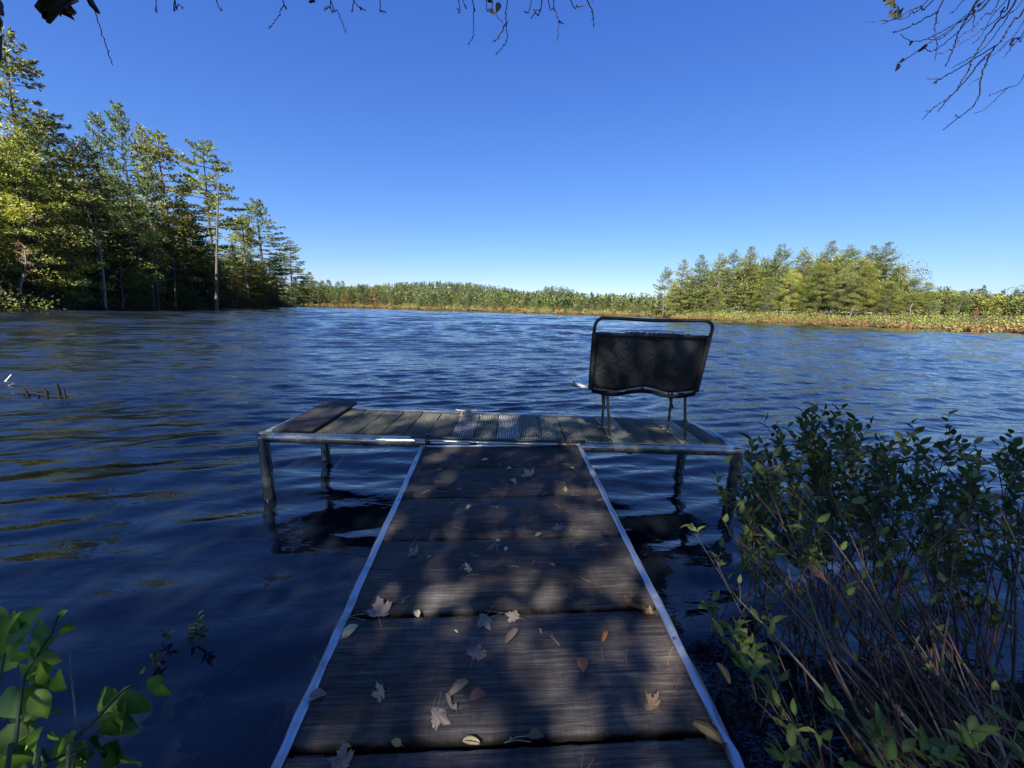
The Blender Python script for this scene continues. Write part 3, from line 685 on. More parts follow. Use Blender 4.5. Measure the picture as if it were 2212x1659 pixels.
# --- shrubs and reeds along the shores (ground cover)
def shrub_strip(name, path, N, w, h, size, cols, seed, orange=None, dark=1.):
    g_ = np.random.default_rng(seed); A = np.array(path); seg = np.linalg.norm(np.diff(A, axis=0), axis=1); cum = np.concatenate([[0], np.cumsum(seg)])
    nb = max(8, N // 70); s = g_.uniform(0, cum[-1], nb)
    base = np.stack([np.interp(s, cum, A[:, 0]), np.interp(s, cum, A[:, 1])], 1)
    tang = np.stack([np.interp(s + .5, cum, A[:, 0]) - np.interp(s - .5, cum, A[:, 0]), np.interp(s + .5, cum, A[:, 1]) - np.interp(s - .5, cum, A[:, 1])], 1); tang /= np.linalg.norm(tang, axis=1)[:, None] + 1e-9
    nrm = np.stack([-tang[:, 1], tang[:, 0]], 1)
    off = g_.uniform(-.03, 1, nb) * w
    for sg in (1,):
        tst = base + nrm * 2; flip = sdist(tst[:, 0], tst[:, 1]) < 0; nrm[flip] *= -1
    c = base + nrm * off[:, None]
    hh_ = h * (.35 + .65 * np.clip(off / w, 0, 1)) * g_.uniform(.55, 1.25, nb)
    ci = np.array([GREENS[q] for q in cols])[g_.integers(len(cols), size=nb)]
    if orange: 
        front = off < w * orange; ci[front] = np.array([(.22, .12, .045), (.20, .135, .05), (.17, .11, .05), (.20, .165, .06)])[g_.integers(4, size=front.sum())]
    k = 70; u_ = g_.random((nb, k)); az = g_.uniform(0, 6.28, (nb, k)); r = hh_[:, None] * .9 * np.sqrt(g_.random((nb, k)))
    zz = np.maximum(0.02, ground_z(c[:, 0], c[:, 1]))
    Cn = np.stack([c[:, :1] + r * np.cos(az), c[:, 1:] + r * np.sin(az), zz[:, None] + hh_[:, None] * u_ * np.sqrt(np.clip(1.05 - (r / hh_[:, None]) ** 2, 0, 1))], -1).reshape(-1, 3)
    tint = np.repeat(ci * g_.uniform(.7, 1.3, (nb, 1)) * dark, k, 0)
    V, F, tv = leaves(Cn, g_, size, .25, tint, .35)
    o = obj(name, mesh(name, V, F, tv), M['leaf']); o.color = (1, 1, 1, 1); tag(o, kind='stuff')
RSH = [shore(2330, 68), shore(2212, 75), shore(2000, 93), shore(1800, 113), shore(1640, 131), shore(1480, 152), shore(1438, 166), (72, 182)]
shrub_strip('shore_shrubs', RSH, 60000, 15, 3.4, .36, ['olive', 'green', 'yellow', 'olive', 'pale', 'rust'], 21, .26)
FSH = [(110, 222), shore(1420, 232), shore(1340, 236), shore(1200, 246), shore(1000, 268), shore(830, 288), shore(700, 300), (-168, 305)]
shrub_strip('shore_shrubs', FSH, 42000, 13, 3.6, .55, ['olive', 'pale', 'olive', 'rust', 'orange', 'yellow', 'pale'], 22, .3)
LSH = [shore(640, 138), shore(622, 128), shore(560, 108), shore(450, 85), shore(350, 68), shore(250, 55), shore(150, 44), shore(0, 34), (-50, 28), (-52, 18)]
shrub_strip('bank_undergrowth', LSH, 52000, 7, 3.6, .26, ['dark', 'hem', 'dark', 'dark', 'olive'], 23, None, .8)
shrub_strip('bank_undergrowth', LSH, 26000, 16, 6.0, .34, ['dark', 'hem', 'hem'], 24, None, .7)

# ------------------------------------------------------------------ dock platform
def board_mesh(name, L, W, T, seed, nst=14, axis='x', jit=.0025, ch=.006):
    """a plank: chamfered section swept along its length with slightly worn edges"""
    g_ = np.random.default_rng(seed)
    sec = np.array([[-W / 2, -T / 2], [W / 2, -T / 2], [W / 2, T / 2 - ch], [W / 2 - ch, T / 2], [-W / 2 + ch, T / 2], [-W / 2, T / 2 - ch]])
    k = len(sec); s = np.linspace(-L / 2, L / 2, nst); V = []
    for i, x in enumerate(s):
        q = sec.copy(); q[2:, 0] += g_.normal(0, jit, 4); q[2:, 1] += g_.normal(0, jit * .5, 4)
        V += [(x, a, b) for a, b in q]
    V = np.array(V)
    if axis == 'y': V = np.stack([-V[:, 1], V[:, 0], V[:, 2]], 1)
    i = np.arange(nst - 1)[:, None] * k; j = np.arange(k)[None]; j2 = (j + 1) % k
    Q = np.stack([i + j, i + k + j, i + k + j2, i + j2], -1).reshape(-1, 4)
    if axis == 'y': Q = Q
    caps = np.array([np.arange(k), (np.arange(k) + (nst - 1) * k)[::-1]])
    return mesh(name, V, [Q[:, ::-1], caps[:, ::-1]])
DZ = .56
dock = empty('dock_platform', (-.08, 3.4, 0), 0, 'grey wooden dock platform on metal tube posts standing in the lake', 'dock')
def L2(p): return np.array(p, float) - np.array([-.08, 3.4, 0])
xl, xr, yf, yb, r0 = -2.02, 1.87, 3.0, 3.83, .042
zt = DZ - .032
m_ = MB(); m_.tube(L2(bez([(xl + .0, yf, zt), (-.1, yf, zt), (xr, yf + .015, zt)], 24)), r0, 16); obj('front_rail', m_.me('front_rail', True), M['tube'], dock)
m_ = MB(); m_.tube(L2([(xl + .08, yb, zt), (xr - .08, yb - .02, zt)]), r0, 14); obj('rear_rail', m_.me('rear_rail', True), M['tube'], dock)
for x, a, b in ((xl, yf, yb), (xr, yf + .015, yb - .02)):
    sx = 1 if x < 0 else -1
    m_ = MB(); m_.tube(L2([(x, a + .03, zt), (x + sx * .005, (a + b) / 2, zt), (x + sx * .08, b, zt)]), r0 * .95, 14); obj('side_rail', m_.me('side_rail', True), M['tube'], dock)
for x, y in ((xl, yf), (xr, yf + .015), (xl + .08, yb), (xr - .08, yb - .02)):
    lx = .006 if x < 0 else -.006
    m_ = MB(); m_.tube(L2(bez([(x, y, zt + .01), (x, y, zt - .06), (x + lx * .4, y, .25), (x + lx * .7, y, 0), (x + lx, y, -1.2)], 16)), [r0 * 1.06] * 16, 16)
    p = obj('post', m_.me('post', True), M['post'], dock)
    c_ = MB(); c_.tube(L2([(x, y, zt + .034), (x, y, zt + .044)]), [r0 * .9, r0 * .5], 14); obj('post_cap', c_.me('post_cap', True), M['tube'], p)
NB = 18; x0, x1 = xl + .36, xr - .06
wb = (x1 - x0) / NB
brng = np.random.default_rng(77)
for i in range(NB):
    xc = x0 + (i + .5) * wb
    pale = abs(xc - .86) < wb * .5 or abs(xc - 1.47) < wb * .5
    me = board_mesh('deck_board', yb - yf - .075, wb - .0035 - (.0 if i % 3 else .003), .03, 100 + i, 10, 'y')
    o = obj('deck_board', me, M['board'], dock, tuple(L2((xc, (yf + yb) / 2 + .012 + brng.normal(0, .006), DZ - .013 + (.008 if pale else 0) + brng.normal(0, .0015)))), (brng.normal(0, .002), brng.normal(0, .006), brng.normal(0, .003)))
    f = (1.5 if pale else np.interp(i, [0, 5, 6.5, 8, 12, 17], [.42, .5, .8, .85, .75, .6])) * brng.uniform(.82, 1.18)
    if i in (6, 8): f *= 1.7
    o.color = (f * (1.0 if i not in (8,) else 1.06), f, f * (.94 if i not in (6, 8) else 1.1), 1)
    if pale: o['label'] = 'paler deck board carrying the feet of the seat'
# substructure joists under the boards
for x in (-1.2, -.1, 1.0):
    m_ = MB(); m_.box(L2((x, (yf + yb) / 2, DZ - .065)), (.04, yb - yf - .09, .07)); obj('joist', m_.me('joist'), M['board'], dock).color = (.5, .5, .45, 1)
# cleat
cx_, cy_ = -.445, 3.70
m_ = MB()
m_.tube(L2(bez([(cx_ - .105, cy_, DZ + .062), (cx_ - .055, cy_, DZ + .052), (cx_, cy_, DZ + .05), (cx_ + .055, cy_, DZ + .052), (cx_ + .105, cy_, DZ + .064)], 15)), np.r_[np.linspace(.005, .014, 7), .014, np.linspace(.014, .005, 7)], 10)
for s in (-1, 1): m_.tube(L2(bez([(cx_ + s * .032, cy_, DZ + .05), (cx_ + s * .036, cy_, DZ + .03), (cx_ + s * .05, cy_, DZ + .004)], 6)), np.linspace(.011, .016, 6), 8)
m_.box(L2((cx_, cy_, DZ + .006)), (.13, .042, .008))
t = NT('cast_cleat'); nz = t.noise(t.coord(), 40, 4); M['cleat'] = t.set(Base_Color=t.ramp(nz, [(.3, (.16, .14, .09)), (.7, (.42, .38, .28))]), Roughness=.5, Metallic=.35)
obj('mooring_cleat', m_.me('mooring_cleat', True), M['cleat'], dock)
# loose plank lying on the boards at the platform's end
lp = obj('wide_plank', board_mesh('wide_plank', .96, .33, .028, 9, 12, 'y'), M['plank'], None, (-1.80, 3.50, DZ + .021), (math.radians(.6), 0, math.radians(1.2))); lp.color = (.62, .66, .72, 1)
tag(lp, 'dark thick plank lying across the end of the dock platform, away from the seat', 'plank')

# ------------------------------------------------------------------ gangway
GA, GB, GZ0 = .07, .03, .345
gu = np.array([-.045, 1.0, 0]); gu[2] = GA * gu[1] + GB * gu[0]; gu /= np.linalg.norm(gu)          # along
gn = np.array([-GA, -GB * 0 - 0, 1.0]); gn = np.array([-GB, -GA, 1.0]); gn /= np.linalg.norm(gn)
gv = np.cross(gu, gn); gv /= np.linalg.norm(gv)                                                       # across (to the right)
def atp(px, py, lift=0.0):
    d = ray(px, py); tt = (GZ0 - CAMZ) / (d[2] - GA * d[1] - GB * d[0]); return CAM + d * tt + gn * lift
E0 = (atp(905, 963) + atp(1258, 961)) / 2
gang = empty('gangway', tuple(E0), 0, 'sloping gangway of wide dark planks between bright metal edge rails', 'gangway')
Wg = np.linalg.norm(atp(1258, 961) - atp(905, 963))
gm = Matrix([[gv[0], gu[0], gn[0], E0[0]], [gv[1], gu[1], gn[1], E0[1]], [gv[2], gu[2], gn[2], E0[2]], [0, 0, 0, 1]])
gang.matrix_world = gm           # local x across, y along (towards the platform), z up
gi = gm.inverted()
def gl(p): return np.array(gi @ Vector(p))
gaps = [0.0] + [float(gl(tuple((atp(*l) + atp(*r)) / 2))[1]) for l, r in (((885, 1009), (1275, 1007)), ((848, 1077), (1310, 1067)), ((812, 1170), (1352, 1154)), ((740, 1335), (1428, 1306)), ((603, 1616), (1560, 1583)))]
gaps += [gaps[-1] - .40, gaps[-1] - .81, gaps[-1] - 1.2]
gsl = [0, .000, .0, .008, -.004, -.002, 0, 0, 0]
pw_ = Wg - .055
for i in range(len(gaps) - 1):
    a, b = gaps[i + 1], gaps[i]; gp = [.017, .018, .019, .019, .027, .029, .028, .028][i]
    me = board_mesh('plank', pw_, b - a - gp, .045, 200 + i, 40, 'x', .0012)
    o = obj('plank', me, M['plank'], gang, (0.0, (a + b) / 2, -.0225 + brng.normal(0, .002)), (brng.normal(0, .004), brng.normal(0, .003), -gsl[i]))
    f = [1.0, .95, 1.0, 1.0, 1.25, 1.4, 1.4, 1.3][i]; o.color = (f, f, f, 1)
ylo = gaps[-1]
for s in (-1, 1):
    # edge channel: a top flange lapping on the planks and an outer web; slightly dented along its length
    n_ = 44; ys = np.linspace(.015, ylo, n_); g_ = np.random.default_rng(5 + s)
    q = np.array([[-.018, .001], [-.016, .0055], [.004, .008], [.012, .006], [.016, -.004], [.016, -.10], [.010, -.10], [.008, -.004], [-.018, -.001]])
    V = []
    for y in ys:
        jj = g_.normal(0, .0020, q.shape); 
        if s > 0 and y < -1.9: jj *= 2.5
        V += [(s * (pw_ / 2 + a), y, b) for a, b in q + jj]
    k = len(q); i = np.arange(n_ - 1)[:, None] * k; j = np.arange(k)[None]; j2 = (j + 1) % k
    Q = np.stack([i + j, i + j2, i + k + j2, i + k + j], -1).reshape(-1, 4)
    if s < 0: Q = Q[:, ::-1]
    obj('edge_rail', mesh('edge_rail', V, [Q, np.array([np.arange(k), np.arange(k)[::-1] + (n_ - 1) * k])]), M['alu'], gang)
    m_ = MB(); m_.box((s * (pw_ / 2 - .12), ylo / 2 - .03, -.1), (.045, -ylo - .1, .1)); obj('stringer', m_.me('stringer'), M['darkmetal'], gang)
m_ = MB(); m_.box((0, .012, -.012), (pw_ + .02, .018, .03)); obj('end_rail', m_.me('end_rail'), M['alu'], gang)
# hinge rod over the front rail, with clamps
rz_ = DZ + .030
m_ = MB(); m_.tube(bez([gl((-.795, 2.945, rz_)), gl((-.1, 2.935, rz_ - .004)), gl((.60, 2.95, rz_ - .002))], 16), .0125, 10); obj('hinge_rod', m_.me('hinge_rod', True), M['darkmetal'], gang)
m_ = MB(); m_.tube(bez([gl((-.76, 2.925, rz_ - .022)), gl((0, 2.925, rz_ - .026)), gl((.56, 2.935, rz_ - .022))], 10), .008, 8); obj('hinge_rod', m_.me('lower_rod', True), M['alu'], gang)
def ring(c, r, t_, ax='x', n_=14):
    th = np.linspace(0, 2 * PI, n_)
    return [np.array(c) + np.array([t_, math.cos(q) * r, math.sin(q) * r]) for q in th]
for xq, mt in ((-.66, 'darkmetal'), (.47, 'rust'), (.40, 'rust')):
    m_ = MB()
    for dx in (-.012, .008): m_.tube([gl(tuple(p)) for p in ring((xq + dx, 2.955, rz_ - .018), .036, 0)], .0065, 6)
    m_.box(gl((xq, 2.945, rz_ + .016)), (.022, .02, .014))
    obj('clamp', m_.me('clamp'), M[mt], gang)
m_ = MB(); m_.box(gl((-.30, 2.925, rz_ - .035)), (.06, .02, .022)); obj('bracket', m_.me('bracket'), M['darkmetal'], gang)
for s, yq in ((-1, -.30), (1, -.16), (-1, -.78), (1, -1.75)):
    m_ = MB(); m_.tube([(s * (pw_ / 2 - .01), yq, .002), (s * (pw_ / 2 - .01), yq, .0115)], [.006, .0045], 8); obj('screw', m_.me('screw'), M['darkmetal'], gang)

# ------------------------------------------------------------------ double seat on the platform
seat = empty('double_seat', (1.16, 3.27, DZ + .01), 0, 'black-backed double seat on thin tube legs, facing the lake from the dock platform', 'seat')
hw = .45                                   # half width
# back shell: moulded panel with a double curve along the lower edge, leaning back to the viewer
nx_, nz_ = 41, 18
V = []
for layer in (0, 1):
    for j in range(nz_):
        for i in range(nx_):
            u_ = i / (nx_ - 1) * 2 - 1; v_ = j / (nz_ - 1)
            w_ = hw * (.955 + .045 * v_)
            zlow = .425 + .028 * abs(math.cos(u_ * PI)) ** 1.0 * (1 if abs(u_) < .5 else .3) - .012 * math.sin(abs(u_) * PI) + .02 * max(0, abs(u_) - .9) / .1
            z = zlow + (.885 - zlow) * v_
            dish = .05 * (math.cos(u_ * PI * 2) * -.5 + .5) * math.sin(PI * min(1, v_ * 1.1) * .9)      # two hollows as seen from the front
            y = -.165 - .075 * v_ - dish * .8 + layer * .02 + (.035 * (abs(u_) > .93) if layer == 0 else 0) * .0
            V.append((u_ * w_, y, z))
n1 = nx_ * nz_; ii = np.arange(n1).reshape(nz_, nx_)
Qb = np.stack([ii[:-1, :-1], ii[:-1, 1:], ii[1:, 1:], ii[1:, :-1]], -1).reshape(-1, 4)
bd_ = np.concatenate([ii[0, :], ii[1:, -1], ii[-1, -2::-1], ii[-2:0:-1, 0]]); bd2 = np.roll(bd_, -1)
Qs = np.stack([bd_, bd_ + n1, bd2 + n1, bd2], -1)
obj('back_shell', mesh('back_shell', V, [Qb, Qb[:, ::-1] + n1, Qs], smooth=True), M['shell'], seat)
m_ = MB(); m_.box((0, -.236, .878), (2 * hw - .03, .03, .022)); m_.box((-.0, -.262, .872), (2 * hw - .06, .012, .006)); obj('top_lip', m_.me('top_lip'), M['shell'], seat)
# side flanges of the shell
for s in (-1, 1):
    m_ = MB(); V, Q = tube([(s * (hw - .018), -.168, .43), (s * (hw - .004), -.243, .885)], .024, 4); m_.add(V, Q); obj('side_flange', m_.me('side_flange'), M['shell'], seat)
# bent tube round the back with the carrying bar above
fr_ = [(-hw + .02, -.15, .415), (-hw + .012, -.18, .50), (-hw - .002, -.235, .86), (-hw + .004, -.25, .955), (-hw + .035, -.256, .992), (-hw + .09, -.257, 1.0), (0, -.258, .993), (hw - .08, -.257, 1.002), (hw - .025, -.256, .993), (hw + .008, -.25, .955), (hw + .004, -.235, .86), (hw - .012, -.18, .50), (hw - .02, -.15, .415)]
m_ = MB(); m_.tube(bez(fr_, 90), .0135, 10); obj('back_frame', m_.me('back_frame', True), M['chairtube'], seat)
m_ = MB(); m_.tube(bez([(-hw + .03, -.165, .408), (-hw * .55, -.175, .383), (-.08, -.17, .412), (0, -.17, .418), (.08, -.17, .410), (hw * .55, -.175, .380), (hw - .03, -.165, .405)], 40), .0165, 8); obj('lower_bar', m_.me('lower_bar', True), M['rubber'], seat)
# moss along the top edge
mo = np.random.default_rng(2); P = np.stack([mo.uniform(-.2, .3, 260), -.236 + mo.normal(0, .010, 260), .889 + np.abs(mo.normal(0, .004, 260))], 1)
V, F, tv = leaves(P, mo, .014, .5); o = obj('moss', mesh('moss', V, F, tv), M['moss'], seat); o['kind'] = 'stuff'
# seat pans: pale moulded bucket pans, front beyond the back
for s in (-1, 1):
    V = []; na, nb_ = 13, 13
    for layer in (0, 1):
        for j in range(nb_):
            for i in range(na):
                u_ = i / (na - 1) * 2 - 1; v_ = j / (nb_ - 1)
                x = s * hw * .555 + u_ * hw * .55 * (1.06 + .04 * v_); y = -.14 + .42 * v_
                z = .428 + .018 * u_ ** 2 - .022 * math.sin(PI * v_) - (.085 * max(0, v_ - .85) / .15) + .012 * v_ - layer * .022
                V.append((x, y, z))
    n1 = na * nb_; ii = np.arange(n1).reshape(nb_, na)
    Qb = np.stack([ii[:-1, :-1], ii[:-1, 1:], ii[1:, 1:], ii[1:, :-1]], -1).reshape(-1, 4)
    bd_ = np.concatenate([ii[0, :], ii[1:, -1], ii[-1, -2::-1], ii[-2:0:-1, 0]]); bd2 = np.roll(bd_, -1)
    obj('seat_pan', mesh('seat_pan', V, [Qb, Qb[:, ::-1] + n1, np.stack([bd_, bd_ + n1, bd2 + n1, bd2], -1)], smooth=True), M['vinyl'], seat)
# legs: an upright and a slanted tube each side, with a short strut
for s, (nxx, fxx, tx) in ((-1, (-.31, -.325, -.31)), (1, (.335, .285, .33))):
    topn = (nxx - .06, -.15, .40)
    for foot, top in (((nxx, -.115, 0), topn), ((fxx - .0, .14, 0), (nxx - .095 if s > 0 else fxx - .02, .02, .40))):
        m_ = MB(); m_.tube(bez([top, ((top[0] * .85 + foot[0] * .15), (top[1] * .85 + foot[1] * .15) + .004, .34), foot], 10), .0115, 10); lg = obj('leg', m_.me('leg', True), M['legtube'], seat)
        m_ = MB(); m_.tube([(foot[0], foot[1], .0), (foot[0], foot[1], .007)], [.034, .03], 12); obj('foot_plate', m_.me('foot_plate', True), M['legtube'], lg)
    m_ = MB(); m_.tube([(fxx + (-.05 if s < 0 else -.08), .05, .40), (fxx + (-.01 if s < 0 else -.0), .085, .22)], .010, 8); obj('strut', m_.me('strut', True), M['legtube'], seat)
for xq in (-.29, .345):
    m_ = MB(); m_.box((xq, 0, .392), (.04, .3, .012)); obj('bracket', m_.me('bracket'), M['chairtube'], seat)

for ch in seat.children:
    if ch.name.split('.')[0] not in ('leg', 'strut'): ch.location.x = -.08

# ------------------------------------------------------------------ things in the water
def sticks(name, lines, r, label, mat, tintc):
    m_ = MB()
    for L, rr in lines: m_.tube(bez(L, 8), np.linspace(rr, rr * .5, 8), 6, tint=tintc)
    o = obj(name, m_.me(name, True), mat); tag(o, label, 'branch'); return o
b0 = at(95, 858, 0)
def w_(dx, dy, z): return (b0[0] + dx, b0[1] + dy, z)
sticks('sunken_branch', [([w_(-.45, .1, .03), w_(-.2, .05, .05), w_(.1, 0, .02), w_(.45, -.05, .04)], .022), ([w_(-.32, .06, -.05), w_(-.33, .05, .06), w_(-.38, .05, .13)], .022), ([w_(-.14, .03, -.05), w_(-.12, .03, .05), w_(-.15, .02, .10)], .016),
                         ([w_(.05, .0, -.05), w_(.06, 0, .08), w_(.0, 0, .16)], .026), ([w_(.30, -.03, -.05), w_(.30, -.03, .1), w_(.27, -.02, .25)], .028), ([w_(.42, -.06, -.04), w_(.41, -.05, .10), w_(.40, -.05, .19)], .014), ([w_(-.55, .2, .0), w_(-.62, .22, .08), w_(-.72, .25, .14)], .012)],
       .02, 'dark drowned branch with several stubs poking out of the lake', M['rubber'], (.007, .006, .005))
p = at(10, 826, 0)
sticks('bleached_stick', [([(p[0] - .05, p[1], -.05), (p[0] + .02, p[1] + .02, .04), (p[0] + .09, p[1] + .05, .14)], .014)], .014, 'short bleached white stick poking out of the water beyond the drowned branch', M['stem'], (.7, .66, .58))

# ------------------------------------------------------------------ leaf shapes
def ovate(L=1., W=.45, n=6, fold=.12, curl=.15, tip=1.):
    """leaf blade from base (origin) along +x: left edge, midrib and right edge rows"""
    s = np.linspace(0, 1, n + 1); w = W * np.sin(PI * s ** .8) ** .9 * .5; w[0] = w[-1] = 0.001
    x = s * L; zc = -curl * L * s ** 2
    V = np.concatenate([np.stack([x, w * L, zc + fold * w * L * 2], 1), np.stack([x, 0 * x, zc], 1), np.stack([x, -w * L, zc + fold * w * L * 2], 1)])
    i = np.arange(n); k = n + 1
    Q = np.concatenate([np.stack([k + i, k + i + 1, i + 1, i], 1), np.stack([2 * k + i, 2 * k + i + 1, k + i + 1, k + i], 1)])
    return V, Q
def vein(n): return np.repeat(np.concatenate([np.full(n + 1, .92), np.full(n + 1, 1.45), np.full(n + 1, 1.0)])[:, None], 3, 1)
def mapleleaf(curl, seed):
    g_ = np.random.default_rng(seed)
    half = [(0, -.42), (.06, -.30), (.22, -.34), (.42, -.30), (.34, -.20), (.50, -.02), (.62, .10), (.46, .12), (.42, .22), (.26, .12), (.20, .20), (.24, .38), (.12, .40), (0, .62)]
    ol = np.array(half + [(-x, y) for x, y in half[-2:0:-1]], float); ol += g_.normal(0, .018, ol.shape)
    c = np.array([[0, -.08]])
    mid = c + (ol - c) * .5
    P = np.concatenate([c, mid, ol]); n_ = len(ol)
    r = np.linalg.norm(P - c, axis=1)
    z = curl * r ** 2 * 1.2 + g_.normal(0, .015 + .05 * abs(curl), len(P)) + curl * .7 * P[:, 0] * np.sin(P[:, 1] * 3 + seed)
    V = np.column_stack([P, z + .02])
    i = np.arange(n_); j = (i + 1) % n_
    tri = np.stack([np.zeros(n_, int), 1 + i, 1 + j], 1)
    qd = np.stack([1 + i, 1 + n_ + i, 1 + n_ + j, 1 + j], 1)
    stv, stq = tube([(0, -.10, .03), (.02, -.45, .04), (.10, -.85, .06)], [.012, .012, .01], 4)
    st0 = len(V)
    return np.concatenate([V, stv]), [tri, np.concatenate([qd, stq + st0])]
MAPLE = [mesh('maple_leaf', *mapleleaf(c, i)) for i, c in enumerate((.45, -.4, .75, -.3, .95))]
def rolled(seed, turns=.9):
    g_ = np.random.default_rng(seed); nu, nv = 9, 6; V = []
    for j in range(nv):
        v = j / (nv - 1)
        for i in range(nu):
            u_ = i / (nu - 1) * 2 - 1; w = .34 * math.sin(PI * min(.97, max(.05, v))) ** .6; th = u_ * turns * PI * .8
            rad = w * .45 + .04; V.append((math.sin(th) * rad + g_.normal(0, .012), v - .5, rad - math.cos(th) * rad + g_.normal(0, .012)))
    ii = np.arange(nu * nv).reshape(nv, nu)
    return np.array(V), np.stack([ii[:-1, :-1], ii[:-1, 1:], ii[1:, 1:], ii[1:, :-1]], -1).reshape(-1, 4)
ROLLED = [mesh('rolled_leaf', *rolled(i, tq)) for i, tq in enumerate((.9, .6, 1.1))]
def fallenoval(seed):
    V, Q = ovate(1, .62, 7, .25, .1); V = V - np.array([.5, 0, 0]); V[:, 2] += .05 + .08 * np.sin(V[:, 0] * 5 + seed)
    stv, stq = tube([(-.5, 0, .05), (-.8, .06, .04)], [.015, .01], 4)
    return np.concatenate([V, stv]), np.concatenate([Q, stq + len(V)])
OVALL = [mesh('oval_leaf', *fallenoval(i)) for i in range(3)]

# ------------------------------------------------------------------ fallen leaves on the gangway, each where it lies
GQ = Matrix([[gv[0], gu[0], gn[0]], [gv[1], gu[1], gn[1]], [gv[2], gu[2], gn[2]]])
LC = dict(grey=(.30, .235, .18), beige=(.42, .33, .21), pale=(.58, .48, .28), brown=(.19, .11, .055), orange=(.42, .17, .06), red=(.26, .11, .07), yellow=(.52, .34, .07), green=(.15, .20, .08), tan=(.32, .21, .11), mauve=(.22, .165, .135))
def fallen(px, py, size, kind, c, rot, label=None, lift=.004):
    p = atp(px, py, lift)
    pxm = FPX / (R_.T @ (p - CAM))[2] * -1
    s = size / pxm
    me = {'m': MAPLE, 'r': ROLLED, 'o': OVALL}[kind[0]][int(kind[1])]
    nm = {'m': 'maple_leaf', 'r': 'curled_leaf', 'o': 'oval_leaf'}[kind[0]]
    o = obj(nm, me, M['dry'], None)
    o.matrix_world = Matrix.Translation(p) @ (GQ @ Matrix.Rotation(rot, 3, 'Z')).to_4x4() @ Matrix.Scale(s, 4)
    o.color = (*LC[c], 1)
    tag(o, label or 'small dry leaf scrap lying on the gangway planks', 'leaf', 'fallen leaves on the gangway')
